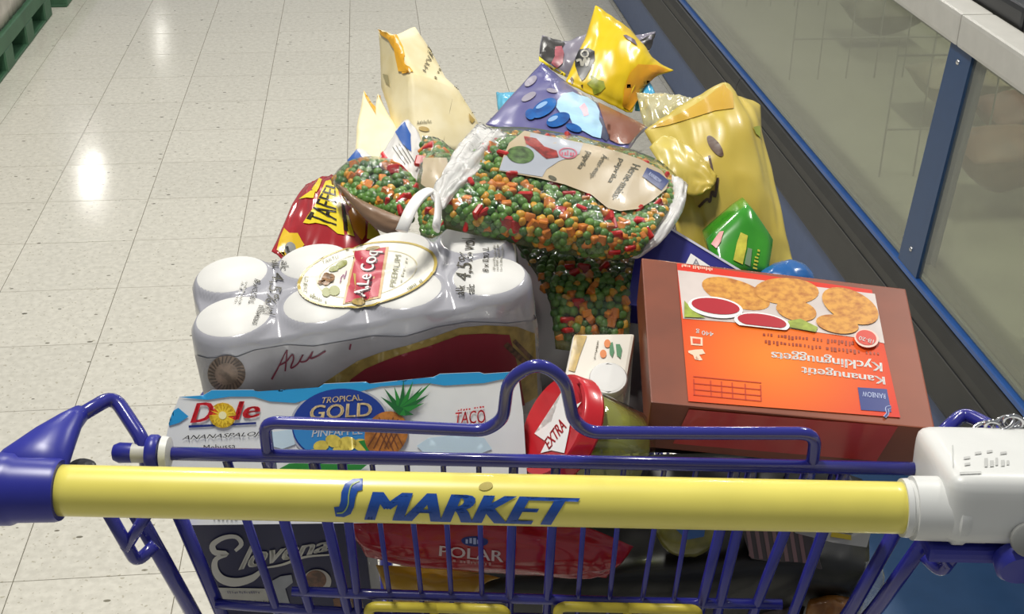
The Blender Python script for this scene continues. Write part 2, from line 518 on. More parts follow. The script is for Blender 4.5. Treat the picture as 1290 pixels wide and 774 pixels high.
for (i, j) in cells:
    o = bpy.data.objects.new('tile', tile_me); COL.objects.link(o); o.parent = fl
    o.location = (OX + (i + 0.5) * T, OY + (j + 0.5) * T - T * 0, 0.0)
# tiles beyond, as one part
V = []; Fc = []
V0, F0 = box_data(Vector((0, 0, -0.003)), Vector((T/2 - 0.0009, 0, 0)), Vector((0, T/2 - 0.0009, 0)), Vector((0, 0, 0.003)))
for i in range(-26, 18):
    for j in range(-10, 70):
        if (i, j) in inside: continue
        d = Vector((OX + (i + 0.5) * T, OY + (j + 0.5) * T, 0)); k = len(V)
        V += [v + d for v in V0]; Fc += [tuple(a + k for a in f) for f in F0]
o = mk('far_tiles', V, Fc, fm, fl); o['kind'] = 'stuff'

# ------------------------------------------------------------------ chest freezer along the right
blue_p = mat('freezer_blue', '52648a', 0.45, var=0.04)
blue_d = mat('freezer_post_blue', '27466f', 0.4, var=0.03)
blk = mat('bumper_dark', '3b3a37', 0.55, var=0.08, scale=12)
white_r = mat('rail_white', 'c3c1ba', 0.4, var=0.03)
black_l = mat('lid_black', '2b2c2f', 0.35)
liner = mat('freezer_liner', 'b3b2a0', 0.6, var=0.05, scale=6)
steel = mat('screw_steel', 'cfcfcf', 0.25, 0.9)
wire_g = mat('rack_wire_grey', 'b9b8ae', 0.4)
glass = film_mat('freezer_glass', (0.84, 0.86, 0.80), 0.03, 0.05, 0.05, 5.0, 0.16, (0.45, 0.45, 0.38))
fz = empty('chest_freezer', (1.5, 3.2, 0), 'long chest freezer with blue base, dark bumper and glass front', 'freezer')
Y0, Y1 = 0.2, 8.6
abox('kick_plate', (0.80, Y0, 0.002), (1.108, 2.2, 0.09), mat('kick_blue', '2b4a70', 0.4, var=0.04), fz, 0.006)
abox('plinth', (1.16, Y0, 0.0), (1.95, Y1, 0.06), black_l, fz)
abox('base_panel', (1.11, Y0, 0.012), (1.98, Y1, 0.365), blue_p, fz, 0.004)
for k, (ya, yb) in enumerate(((Y0, 1.2), (1.2, 3.72), (3.72, 6.2), (6.2, Y1))):
    prof = [(1.112, 0.20), (1.088, 0.205), (1.079, 0.222), (1.077, 0.30), (1.079, 0.345), (1.088, 0.365), (1.112, 0.372)]
    V = [(x, y, z) for y in (ya + 0.0015, yb - 0.0015) for (x, z) in prof]
    n = len(prof)
    Fc = [(i, i + 1, n + i + 1, n + i) for i in range(n - 1)] + [tuple(range(n - 1, -1, -1)), tuple(range(n, 2 * n)), (n - 1, 0, n, 2 * n - 1)]
    mk('bumper', V, Fc, blk, fz, False)
abox('bumper_groove', (1.0755, Y0, 0.318), (1.078, Y1, 0.322), black_l, fz)
abox('blue_trim', (1.092, Y0, 0.372), (1.125, Y1, 0.386), mat('trim_blue', '2c5ea8', 0.35), fz, 0.002)
abox('lower_gasket', (1.106, Y0, 0.386), (1.122, Y1, 0.398), mat('gasket_grey', '9aa08f', 0.4), fz, 0.002)
POST = [2.385, 4.985, 7.585]
lean = 0.037 / 0.48
def gx(z): return 1.10 + (z - 0.38) * lean
edges = [Y0] + [p for p in POST] + [Y1]
for k in range(len(edges) - 1):
    a, b = edges[k] + 0.03, edges[k + 1] - 0.03
    for dx in (0.0, 0.022):
        V = [(gx(z) + dx + t, y, z) for t in (0, 0.005) for (y, z) in ((a, 0.39), (b, 0.39), (b, 0.87), (a, 0.87))]
        mk('glass_pane', V, [(0, 1, 2, 3), (7, 6, 5, 4), (0, 4, 5, 1), (1, 5, 6, 2), (2, 6, 7, 3), (3, 7, 4, 0)], glass if dx == 0 else film_mat('inner_glass', (0.95, 0.96, 0.93), 0.0, 0.05, 0.0, 5.0), fz)
    # spacer frame of the double glazing
    fr = mat('spacer_grey', '98998a', 0.35, 0.3)
    for (ya, yb, za, zb) in ((a, b, 0.402, 0.418), (a, b, 0.845, 0.86), (a, a + 0.014, 0.402, 0.86), (b - 0.014, b, 0.402, 0.86)):
        V = [(gx(z) + dx, y, z) for dx in (0.007, 0.02) for (y, z) in ((ya, za), (yb, za), (yb, zb), (ya, zb))]
        mk('glazing_spacer', V, [(0, 1, 2, 3), (7, 6, 5, 4), (0, 4, 5, 1), (1, 5, 6, 2), (2, 6, 7, 3), (3, 7, 4, 0)], fr, fz)
for p in POST:
    V = [(gx(z) + dx, y, z) for dx in (-0.006, 0.03) for (y, z) in ((p - 0.05, 0.386), (p + 0.05, 0.386), (p + 0.05, 0.862), (p - 0.05, 0.862))]
    po = mk('blue_post', V, [(0, 1, 2, 3), (7, 6, 5, 4), (0, 4, 5, 1), (1, 5, 6, 2), (2, 6, 7, 3), (3, 7, 4, 0)], blue_d, fz)
    for z in (0.43, 0.83):
        c = Vector((gx(z) - 0.007, p, z))
        V, Fc = tube_data([c + Vector((0.002, 0, 0)), c, c - Vector((0.003, 0, 0))], [0.006, 0.006, 0.003], 10)
        mk('screw', V, Fc, steel, po, True)
for k, (ya, yb) in enumerate(((Y0, 2.385), (2.385, 4.985), (4.985, Y1))):
    abox('white_rail', (1.118, ya + 0.0008, 0.862), (1.185, yb - 0.0008, 0.925), white_r, fz, 0.008, 2)
for k, (ya, yb) in enumerate(((Y0, 1.55), (1.55, 2.28), (2.28, 4.0), (4.0, Y1))):
    abox('lid_frame', (1.19, ya + 0.001, 0.915), (1.275, yb - 0.001, 0.962), black_l, fz, 0.01, 2)
abox('lid_track', (1.277, Y0, 0.925), (1.30, Y1, 0.952), mat('track_alu', '8d8f92', 0.3, 0.7), fz, 0.003)
abox('lid_glass', (1.30, Y0, 0.94), (1.95, Y1, 0.946), film_mat('inner_glass', (0.95, 0.96, 0.93), 0.0), fz)
abox('liner_floor', (1.13, Y0, 0.366), (1.98, Y1, 0.40), liner, fz)
abox('back_wall', (1.90, Y0, 0.40), (1.98, Y1, 0.93), liner, fz)
# wire racks standing inside
for k, yc in enumerate((1.35, 2.05, 2.85, 3.6, 4.4)):
    pr = []
    for z in (0.52, 0.70):
        pr.append(tube_data([(1.2, yc, z), (1.88, yc, z)], 0.003, 6))
    for q in range(9):
        pr.append(tube_data([(1.2 + q * 0.085, yc, 0.40), (1.2 + q * 0.085, yc, 0.74)], 0.0024, 6))
    V, Fc = merge(*pr)
    mk('wire_divider', V, Fc, wire_g, fz, True)
# frozen packs inside the freezer, dim behind the glass
packs = [(1.5, 1.75, 'a86f66', 0.09), (1.45, 2.2, '9c5d55', 0.08), (1.7, 2.42, 'b9a98b', 0.12), (1.42, 2.68, 'a77b5f', 0.13), (1.62, 3.0, '9b6a58', 0.10), (1.55, 3.25, 'c2b79d', 0.11), (1.6, 3.95, '8f8a70', 0.1)]
nm = ['dim reddish frozen pack behind the freezer glass beyond the post', 'dark red frozen pack lying low inside the freezer', 'tan frozen pack standing behind the blue freezer post', 'brownish frozen pack beside the wire divider in the freezer', 'rust brown frozen pack deep inside the freezer', 'pale beige frozen pack between two wire dividers in the freezer', 'olive frozen pack farthest along inside the freezer']
for (x, y, c, h), l in zip(packs, nm):
    e = empty('frozen_pack', (x, y, 0.40), l, 'food pack', 'frozen packs in the freezer')
    mm = mat('pack_' + c, c, 0.5, var=0.15, scale=18)
    P = Pouch([[(x - 0.12, y - 0.1, 0.405 + h), (x, y - 0.1, 0.41 + h), (x + 0.12, y - 0.1, 0.405 + h)], [(x - 0.12, y, 0.41 + h), (x, y, 0.42 + h), (x + 0.12, y, 0.41 + h)], [(x - 0.12, y + 0.1, 0.405 + h), (x, y + 0.1, 0.41 + h), (x + 0.12, y + 0.1, 0.405 + h)]], 0.03, h - 0.005, 0.05, 0.006, seed=x * 7 + y, raw=True)
    V, Fc = P.data(14, 14)
    mk('pouch', V, Fc, mm, e, True)

# ------------------------------------------------------------------ green pallets with wrapped goods at the left
pg = mat('pallet_green', '3f6a4d', 0.55, var=0.12, scale=15)
wrapm = mat('stretch_wrap_white', 'c9c3b8', 0.35, var=0.2, scale=9, bump=0.4, bscale=30)
def pallet(x1, y0, y1, lab, lab2):
    e = empty('pallet', (x1 - 0.3, (y0 + y1) / 2, 0), lab, 'pallet', 'green pallets by the aisle')
    n = 4
    for k in range(n):
        yc = y0 + 0.07 + (y1 - y0 - 0.14) * k / (n - 1)
        for xc in (x1 - 0.05, x1 - 0.3, x1 - 0.55):
            V, Fc = box_data(Vector((xc, yc, 0.045)), Vector((0.05, 0, 0)), Vector((0, 0.065, 0)), Vector((0, 0, 0.045)), 0.006, 1)
            mk('block', V, Fc, pg, e)
    abox('deck_rail', (x1 - 0.02, y0, 0.085), (x1, y1, 0.15), pg, e, 0.004)
    abox('deck_board', (x1 - 0.60, y0, 0.115), (x1 - 0.021, y1, 0.15), pg, e, 0.004)
    abox('bottom_skid', (x1 - 0.10, y0, 0.0), (x1 - 0.002, y1, 0.012), pg, e, 0.002)
    if lab2:
        w = empty('wrapped_stack', (x1 - 0.3, (y0 + y1) / 2, 0.15), lab2, 'goods stack')
        V = []; N = 120; H = 12
        per = []
        a, b = 0.285, (y1 - y0) / 2 - 0.015
        cx, cy = x1 - 0.302, (y0 + y1) / 2
        for k in range(N):
            t = 2 * pi * k / N
            q = 5
            c, s_ = cos(t), sin(t)
            rr = (abs(c / a) ** q + abs(s_ / b) ** q) ** (-1 / q)
            per.append((rr * c, rr * s_))
        for j in range(H + 1):
            for k, (x, y) in enumerate(per):
                f = 1 - 0.012 + 0.014 * noise.noise(Vector((x * 40, y * 40, j * 0.12)))
                f *= 1 - (0.03 if j == H else 0)
                V.append((cx + x * f, cy + y * f, 0.151 + 0.62 * j / H))
        Fc = [(j * N + k, j * N + (k + 1) % N, (j + 1) * N + (k + 1) % N, (j + 1) * N + k) for j in range(H) for k in range(N)]
        Fc += [tuple(range(H * N, (H + 1) * N)), tuple(range(N - 1, -1, -1))]
        mk('wrap', V, Fc, wrapm, w, True)
pallet(-1.40, 4.72, 5.93, 'green plastic pallet under the white wrapped goods', 'pale goods stack in pleated white stretch wrap on pallet')
pallet(-1.36, 6.05, 7.25, 'dark green pallet standing beyond the white wrapped stack', None)

# ------------------------------------------------------------------ the shopping cart
cblue = mat('cart_blue', '2a2c8c', 0.22, var=0.05, scale=40, coat=0.6)
cblue2 = mat('plastic_blue', '2a2f96', 0.34, var=0.05)
hyel = mat('handle_yellow', 'ede06a', 0.32, var=0.025, scale=25, coat=0.25)
lockw = mat('lock_white', 'dedfdc', 0.38, var=0.02)
greyp = mat('sleeve_grey', 'c9c8c2', 0.45)
logo_b = mat('logo_blue', '1c4fa6', 0.35, var=0.02)
seat_y = mat('seat_yellow', 'd6c445', 0.4)
chrome = mat('chain_chrome', 'd8d8da', 0.12, 1.0)
rubber = mat('wheel_rubber', '2a2a2c', 0.7)
cart = empty('shopping_cart', cw(0, 0.45, 0), 'blue wire shopping cart with yellow handle, heaped with groceries', 'cart')
HZ = 1.04; HR = 0.0182
hb = tube('handle_bar', [cw(-0.298 + 0.012 * k, 0, HZ) for k in range(51)], HR, hyel, cart, n=40)
hbv = bvh_of(hb)
text('lettering', hbv, 'MARKET', [(459, 654), (714, 661), (731, 628), (465, 620)], logo_b, hb, 0.0004, bold=0.055, shear=0.10, step=6)
K = 360 / 1290
sl = [[(105, 55), (75, 170), (115, 215), (100, 222), (78, 215)]]
S1 = off_px([(205, 50), (160, 52), (125, 72), (108, 110), (105, 150), (98, 172), (75, 175), (82, 215), (120, 218), (150, 205), (165, 175), (172, 130), (182, 105), (203, 100)], 400, 590, K)
poly('emblem', hbv, S1, logo_b, hb, 0.0004, 6)
poly('emblem_stripe', hbv, stroke(off_px([(190, 62), (155, 80), (142, 120), (138, 165), (118, 195), (88, 200)], 400, 590, K), 1.6), mat('logo_pale', '9fb86a', 0.4), hb, 0.0008, 6)
poly('scuff', hbv, ell(612, 613.5, 9, 5, -12), mat('scuff_brown', 'b9a94e', 0.6), hb, 0.0003, 6)
# left bracket: sleeve, fin and the bent tube
def lathe(name, c0, ax, prof, m, parent, n=28):
    """prof: (distance along ax, radius)"""
    pts = [c0 + ax * d for d, r in prof]; rr = [max(r, 0.0003) for d, r in prof]
    V, Fc = tube_data(pts, rr, n)
    o = mk(name, V, Fc, m, parent, True); o.data.set_sharp_from_angle(angle=radians(42))
    return o
lathe('handle_sleeve', cw(-0.295, 0, HZ), -CU, [(-0.0, 0.0195), (0.0, 0.0215), (0.003, 0.0225), (0.03, 0.0235), (0.034, 0.0255), (0.045, 0.026), (0.051, 0.024), (0.054, 0.018), (0.055, 0.004)], cblue2, cart)
V = []; secs = [(cw(-0.325, 0.0, HZ + 0.004), 0.030, 0.021), (cw(-0.319, 0.018, HZ + 0.012), 0.026, 0.018), (cw(-0.311, 0.036, HZ + 0.018), 0.018, 0.015), (cw(-0.304, 0.055, HZ + 0.021), 0.010, 0.011), (cw(-0.300, 0.066, HZ + 0.021), 0.007, 0.009)]
for c, ra, rb in secs:
    for k in range(20):
        a = 2 * pi * k / 20
        V.append(c + CU * cos(a) * ra + (CZ * 0.8 + CV * 0.2) * sin(a) * rb)
Fc = [(j * 20 + k, j * 20 + (k + 1) % 20, (j + 1) * 20 + (k + 1) % 20, (j + 1) * 20 + k) for j in range(len(secs) - 1) for k in range(20)] + [tuple(range(19, -1, -1)), tuple(range((len(secs) - 1) * 20, len(secs) * 20))]
mk('handle_bracket', V, Fc, cblue2, cart, True)
TR = 0.0052
tube('bracket_tube', [cw(-0.305, 0.055, HZ + 0.021), at(143, 499, 0.095), at(183, 560, 0.062), at(186, 600, 0.058)], TR * 1.1, cblue, cart, fil=0.012)
# rear gate hinge rod and sleeves
ROD_V, ROD_Z = 0.06, 1.032
rod = lambda u: cw(u, ROD_V, ROD_Z)
tube('hinge_rod', [rod(-0.27), rod(0.325)], 0.0052, cblue, cart)
lathe('hinge_cap', rod(-0.262), -CU, [(0, 0.0075), (0.010, 0.0078), (0.014, 0.006), (0.016, 0.001)], cblue2, cart, 20)
lathe('hinge_sleeve', rod(-0.238), -CU, [(0, 0.0074), (0.024, 0.0074)], greyp, cart, 20)
lathe('hinge_ring', rod(-0.2505), CU, [(0, 0.006), (0.0, 0.0125), (0.002, 0.0142), (0.007, 0.0142), (0.009, 0.0125), (0.009, 0.006)], cblue2, cart, 24)
lathe('hinge_flange', rod(-0.2395), CU, [(0, 0.006), (0.0, 0.0135), (0.005, 0.0125), (0.007, 0.006)], lockw, cart, 24)
# coin lock on the right end of the handle
lathe('lock_collar', cw(0.296, 0, HZ), CU, [(0, 0.0185), (0, 0.0205), (0.004, 0.0208), (0.005, 0.0195), (0.007, 0.0195)], lockw, cart, 32)
lk = lathe('lock_neck', cw(0.303, 0, HZ), CU, [(0, 0.0185), (0, 0.0225), (0.026, 0.0228), (0.028, 0.025), (0.034, 0.025), (0.036, 0.0235), (0.05, 0.0235)], lockw, cart, 32)
V, Fc = box_data(cw(0.381, 0.026, HZ + 0.004), CU * 0.060, (CV * 0.985 - CZ * 0.17).normalized() * 0.049, (CZ * 0.985 + CV * 0.17).normalized() * 0.026, 0.017, 5)
ck = mk('coin_lock', V, Fc, lockw, cart, True)
ckv = bvh_of(ck)
emb = mat('emboss_shade', 'c2c3c0', 0.4)  # flat grey marks: the shade of raised lettering put into colour
poly('emboss_shade_line', ckv, [stroke([(1200, 562), (1201, 590)], 1.4, False)[0]], emb, ck, 0.0003)
for k, (x, y, w) in enumerate(((1214, 577, 8), (1215, 585, 7), (1228, 571, 8), (1243, 569, 7), (1260, 571, 8))):
    poly('emboss_shade_mark', ckv, [(x, y), (x + w, y - 1), (x + w, y + 2), (x, y + 3)], emb, ck, 0.0003)
marks('emboss_shade_text', ckv, 6, [(1232, 590), (1274, 588), (1274, 577), (1232, 579)], emb, ck, 0.0003)
poly('emboss_shade_mark', ckv, [(1209, 596), (1236, 595), (1236, 598), (1209, 599)], emb, ck, 0.0003)
lathe('lock_button', cw(0.376, -0.027, HZ - 0.004), -CV * 0.9 + CZ * 0.3, [(0, 0.012), (0.004, 0.012), (0.005, 0.0105), (0.0052, 0.001)], mat('button_grey', '8f908d', 0.5), cart, 20)
lathe('lock_base', cw(0.376, -0.018, HZ - 0.026), -CV * 0.8 - CZ * 0.2, [(0, 0.017), (0.012, 0.017), (0.016, 0.014), (0.017, 0.002)], cblue2, cart, 20)
box('lock_clamp', cw(0.365, 0.004, HZ - 0.028), CU * 0.05, CV * 0.022, CZ * 0.006, cblue2, cart, 0.004)
tube('bracket_tube', [at(1178, 556, 0.09), at(1214, 520, 0.13), at(1262, 545, 0.09), cw(0.40, 0.03, HZ)], TR * 1.1, cblue, cart, fil=0.014)
pr = []
for k, (x, y, a) in enumerate(((1238, 541, 20), (1252, 540, -40), (1264, 534, 30), (1277, 532, -20), (1288, 538, 40))):
    c = at(x, y, 0.075); ax = (CU * cos(radians(a)) + CZ * sin(radians(a))); bx = CV.cross(ax) if k % 2 else CV * 0.8 + CZ * 0.4
    V, Fc = tube_data([c + ax * 0.0075 * cos(2*pi*q/16) + bx.normalized() * 0.005 * sin(2*pi*q/16) for q in range(16)], 0.0017, 8, True)
    mk('chain_link', V, Fc, chrome, cart, True)
# triangular loops and posts under the handle
tube('frame_loop', [at(133, 640, 0.02), at(172, 709, 0.03), at(196, 686, 0.04)], TR * 0.95, cblue, cart, fil=0.008)
tube('frame_loop', [at(190, 640, 0.03), at(158, 691, 0.026)], TR * 0.9, cblue, cart)
tube('frame_loop', [at(1222, 672, 0.02), at(1186, 722, 0.03), at(1164, 700, 0.04)], TR * 0.95, cblue, cart, fil=0.008)
tube('frame_loop', [at(1172, 676, 0.03), at(1196, 712, 0.026)], TR * 0.9, cblue, cart)
RIM = 0.972
post_l = [at(168, 640, 0.05), at(247, 780, 0.09), cw(-0.235, 0.16, 0.70), cw(-0.215, 0.22, 0.40), cw(-0.215, 0.30, 0.19)]
post_r = [at(1172, 672, 0.05), at(1095, 780, 0.09), cw(0.275, 0.16, 0.70), cw(0.255, 0.22, 0.40), cw(0.255, 0.30, 0.19)]
tube('frame_post', post_l, 0.0064, cblue, cart, fil=0.04)
tube('frame_post', post_r, 0.0064, cblue, cart, fil=0.04)
side_l = [at(222, 640, 0.075), at(282, 780, 0.10), cw(-0.21, 0.15, 0.70), cw(-0.19, 0.18, 0.56)]
side_r = [at(1132, 662, 0.075), at(1063, 785, 0.10), cw(0.25, 0.15, 0.70), cw(0.23, 0.18, 0.56)]
tube('corner_post', side_l, 0.0058, cblue, cart, fil=0.03)
tube('corner_post', side_r, 0.0058, cblue, cart, fil=0.03)
# basket rim, floor and wires (side walls slope in towards the bottom)
def rimu(v, sgn):
    w = 0.268 - 0.060 * max(0, (v - 0.1)) / 0.8
    return 0.015 + sgn * (w + 0.012)
rim = [cw(rimu(0.06, -1) + 0.02, 0.062, ROD_Z - 0.01), cw(rimu(0.1, -1), 0.11, RIM + 0.01)] + [cw(rimu(v, -1), v, RIM - 0.10 * max(0, v - 0.2)) for v in (0.2, 0.4, 0.6, 0.8)] + [cw(rimu(0.9, -1) + 0.02, 0.92, RIM - 0.075), cw(0.015, 0.94, RIM - 0.075), cw(rimu(0.9, 1) - 0.02, 0.92, RIM - 0.075)] + [cw(rimu(v, 1), v, RIM - 0.10 * max(0, v - 0.2)) for v in (0.8, 0.6, 0.4, 0.2)] + [cw(rimu(0.1, 1), 0.11, RIM - 0.005), cw(rimu(0.06, 1) - 0.0, 0.062, ROD_Z - 0.03)]
tube('basket_rim', rim, 0.0058, cblue, cart, fil=0.03)
FZ = 0.60
def wallp(v, sgn, f):      # f 0 at the rim, 1 at the basket floor
    return cw(rimu(v, sgn) * (1 - 0.16 * f), v - 0.02 * f * (v - 0.5), (RIM - 0.10 * max(0, v - 0.2)) * (1 - f) + (FZ + 0.06 * (0.9 - v) * 0) * f)
for sgn in (-1, 1):
    for k in range(17):
        v = 0.16 + k * 0.046
        tube('side_wire', [wallp(v, sgn, 0), wallp(v, sgn, 1)], 0.0021, cblue, cart, 8)
    for f in (0.33, 0.66, 1.0):
        tube('side_rail', [wallp(0.16 + q * 0.15, sgn, f) for q in range(6)], 0.003, cblue, cart, 8)
for k in range(11):
    u = -0.19 + k * 0.0405
    tube('floor_wire', [cw(u, 0.17, FZ), cw(u, 0.90, FZ), cw(u * 1.08, 0.935, RIM - 0.075)], 0.0021, cblue, cart, 8, fil=0.01)
for v in (0.2, 0.4, 0.6, 0.8):
    tube('cross_wire', [wallp(v, -1, 1), wallp(v, 1, 1)], 0.003, cblue, cart, 8)
# rear gate: top wire with its bump, uprights, bars
def gate(px, py): # gate plane: falls forward a little going down
    d = ray(px, py)
    n = CV + CZ * 0.16; p0 = cw(0, 0.062, ROD_Z)
    return EYE + d * ((p0 - EYE).dot(n) / d.dot(n))
top = [(341, 592), (336, 560), (333, 532), (480, 537), (612, 543), (634, 528), (640, 478), (678, 456), (712, 478), (722, 530), (742, 545), (900, 546), (1028, 546), (1024, 580), (1018, 602)]
g = tube('rear_gate', [gate(*p) for p in top], 0.0049, cblue, cart, fil=0.022)
def gw(x0, y0, x1, y1, r):
    a, b = gate(x0, y0), gate(x1, y1)
    d = (b - a)
    a2 = a - d * ((ROD_Z - a.z) / (a.z - b.z)) if a.z < ROD_Z else a
    b2 = a + d * ((a.z - 0.66) / (a.z - b.z))
    tube('gate_wire', [a2, b2], r, cblue, g, 10)
for (a, b) in ((479, 490), (521, 530), (563, 568), (605, 607), (735, 729), (778, 769), (825, 811), (865, 851)): gw(a, 662, b, 744, 0.0021)
for (a, b) in ((311, 343), (645, 642), (696, 690), (439, 450)): gw(a, 656, b, 752, 0.0037)
for (a, b) in ((358, 386), (412, 434), (910, 886), (932, 909), (994, 957), (1042, 1007)): gw(a, 656, b, 752, 0.0044)
tube('gate_bar', [gate(368, 745), gate(470, 749), gate(800, 759), gate(985, 762)], 0.0044, cblue, g)
tube('gate_bar', [gate(272, 761), gate(330, 765), gate(470, 774), gate(1010, 788)], 0.0044, cblue, g)
for z in (0.80, 0.68):
    tube('gate_bar', [cw(-0.19, 0.062 + (ROD_Z - z) * 0.16 + 0.004, z), cw(0.225, 0.062 + (ROD_Z - z) * 0.16 + 0.004, z)], 0.004, cblue, g)
# yellow plastic seat frames hung on the gate
def seat(x0, x1, xm):
    A, B = gate(x0, 752) - CV * 0.012, gate(x1, 756) - CV * 0.012
    dn = Vector(-CZ * 0.10 + CV * 0.02)
    pts = [A, B, B + dn, A + dn]
    fr = tube('seat_flap', fillet([ (A + B) / 2, B, B + dn, A + dn, A, (A + B) / 2], 0.008), 0.0042, seat_y, cart, 10)
    for x in xm:
        f = (x - x0) / (x1 - x0)
        p = A + (B - A) * f
        tube('seat_rib', [p, p + dn], 0.0036, seat_y, fr, 8)
seat(466, 638, (548,)); seat(703, 878, (790,))
# chassis and castors
for sgn in (-1, 1):
    u0 = -0.215 if sgn < 0 else 0.255
    tube('chassis_tube', [cw(u0, 0.02, 0.165), cw(u0 * 1.0, 0.30, 0.17), cw(u0 * 0.86, 0.88, 0.19), cw(u0 * 0.86, 0.93, 0.30), cw(u0 * 0.8, 0.80, 0.58)], 0.011, cblue, cart, fil=0.05)
    for v, k in ((0.03, 1.0), (0.86, 0.86)):
        c = cw(u0 * k, v, 0.0625)
        wh = lathe('wheel', c - CU * 0.014, CU, [(0, 0.02), (0, 0.056), (0.004, 0.0618), (0.024, 0.0618), (0.028, 0.056), (0.028, 0.02)], rubber, cart, 28)
        lathe('wheel_hub', c - CU * 0.016, CU, [(0, 0.012), (0, 0.026), (0.032, 0.026), (0.032, 0.012)], greyp, wh, 16)
        for q in (-0.020, 0.020):
            box('castor_fork', c + CU * q + CZ * 0.04, CU * 0.0015, CV * 0.016, CZ * 0.052, greyp, cart, 0.001)
        box('castor_plate', c + CZ * 0.095, CU * 0.024, CV * 0.02, CZ * 0.004, greyp, cart, 0.002)
tube('chassis_cross', [cw(-0.19, 0.86, 0.19), cw(0.225, 0.86, 0.19)], 0.009, cblue, cart)

# ================================================================== groceries
def C_(n, c, r=0.35, **k): return mat('print_' + n, c, r, var=k.pop('var', 0.03), **k)
white = C_('white', 'f2f1ee'); navy = C_('navy', '1c2f7d'); red = C_('red', 'd0202c'); skyb = C_('sky', '2f9fdc'); black = C_('black', '1c1a1a')
yellow = C_('yellow', 'f2dc22'); gold = C_('gold', 'b9a24a', 0.3); orange = C_('orange', 'f08a2a'); green = C_('green', '2c8a3a'); maroon = C_('maroon', '7c1f2f')
cream = C_('cream', 'efe3b8'); brown = C_('brown', '7a4a33'); paleblue = C_('paleblue', 'cfe6f2'); ink = C_('ink', '4a473c'); dred = C_('dred', '8c2226')

# ---- three-can carton of pineapple
DT, DB = 0.150, 0.088         # leans back: top edge further from the handle
def dv(y): return DB + (DT - DB) * (660 - y) / (660 - 470)
front = [(226, 500), (256, 498), (267, 491.5), (319, 491), (323, 493.5), (403, 488), (408, 483.5), (461, 481), (465, 483.5), (546, 475), (554, 471), (604, 469), (610, 471), (652, 468), (659, 520), (664, 600), (667, 657), (400, 660), (236, 662), (214, 615), (207, 562), (214, 528)]
dc = empty('canned_fruit_carton', at(440, 660, 0.13), 'white and sky blue carton of canned pineapple behind the handle', 'carton')
P = [(x, y, dv(y)) for x, y in front]
nrm = (at(652, 600, dv(600)) - at(236, 600, dv(600))).cross(at(440, 490, dv(490)) - at(440, 650, dv(650))).normalized()
if nrm.dot(EYE - at(440, 560, 0.11)) > 0: nrm = -nrm
V, Fc = facet(P, [tuple(range(len(P)))], 0.05, sub=0, smooth_it=0, back_shift=(nrm * 0.5 + ray(440, 482).normalized() * 0.5 - CZ * 0.12) * 0.05)
body = mk('carton_body', V, Fc, C_('carton_white', 'eef0f0', 0.3, coat=0.3), dc)
bv = bvh_of(body)
poly('blue_band', bv, [(226, 500.5), (256, 498.5), (267, 492), (319, 491.5), (323, 494), (403, 488.5), (408, 484), (461, 481.5), (465, 484), (546, 475.5), (554, 471.5), (604, 469.5), (610, 471.5), (651, 468.5), (652, 474), (610, 483), (560, 486), (540, 483), (480, 487), (440, 497), (400, 500), (372, 508), (340, 506), (320, 500), (290, 500), (262, 504), (240, 502)], skyb, body)
poly('blue_fade', bv, [(215, 520), (225, 514), (238, 525), (226, 533), (209, 538)], skyb, body)
for pp in ([(525, 562), (540, 552), (575, 548), (610, 552), (620, 566), (600, 574), (560, 576), (535, 572)], [(340, 545), (368, 541), (372, 560), (356, 566), (342, 562)]): poly('splash', bv, pp, paleblue, body)
text('brand_lettering', bv, 'D', [(240, 533), (268, 530.5), (271, 506), (246, 508.5)], red, body, bold=0.03, shear=0.1)
text('brand_lettering', bv, 'le', [(294, 530), (328, 525), (329, 505), (299, 506)], red, body, bold=0.03, shear=0.1)
poly('sun_disc', bv, ell(281, 523.5, 14, 13), C_('sunorange', 'ee5a1c'), body, 0.0007)
st = [(281 + (17 if k % 2 == 0 else 6) * cos(2*pi*k/32), 523.5 + (16 if k % 2 == 0 else 6) * sin(2*pi*k/32)) for k in range(32)]
poly('sun_rays', bv, st, C_('sunyellow', 'fbd53c'), body, 0.001)
poly('sun_core', bv, ell(281, 523.5, 5, 5, 0, 14), C_('sunwhite', 'fff7c0'), body, 0.0013)
poly('underline', bv, [(238, 536.2), (323, 532), (323, 534.6), (238, 539.2)], navy, body)
text('lettering', bv, 'ANANASPALOJA', [(229, 556), (334, 550), (336, 543.5), (232, 549)], black, body, bold=-0.008, shear=0.15)
text('lettering', bv, 'Mehussa', [(257, 568), (297, 565.5), (297, 558.5), (257, 561)], black, body, bold=-0.008)
oc, oa, ob = (428, 535), (60, -4), (2, 45)
poly('oval_outline', bv, [(oc[0] + 1.05*(oa[0]*cos(t)+ob[0]*sin(t)), oc[1] + 1.05*(oa[1]*cos(t)+ob[1]*sin(t))) for t in [2*pi*k/48 for k in range(48)]], C_('silver', 'b7bac6'), body, 0.0004)
poly('oval', bv, [(oc[0] + oa[0]*cos(t)+ob[0]*sin(t), oc[1] + oa[1]*cos(t)+ob[1]*sin(t)) for t in [2*pi*k/48 for k in range(48)]], C_('royal', '1f3f98'), body, 0.0007)
poly('oval_lower', bv, [(oc[0] + 0.97*(oa[0]*cos(t)+ob[0]*sin(t)), oc[1] + 0.97*(oa[1]*cos(t)+ob[1]*sin(t))) for t in [-0.12 + (pi + 0.24) * k/24 for k in range(25)]], C_('midblue', '3d8fd0'), body, 0.001)
goldc = C_('goldtext', 'eed5a0')
text('lettering', bv, 'TROPICAL', [(404, 508.5), (457, 504.5), (455, 497), (407, 501)], goldc, body, 0.0013, bold=0.01)
text('lettering', bv, 'GOLD', [(389, 528.5), (469, 524.5), (469, 507), (393, 511)], goldc, body, 0.0013, bold=0.02)
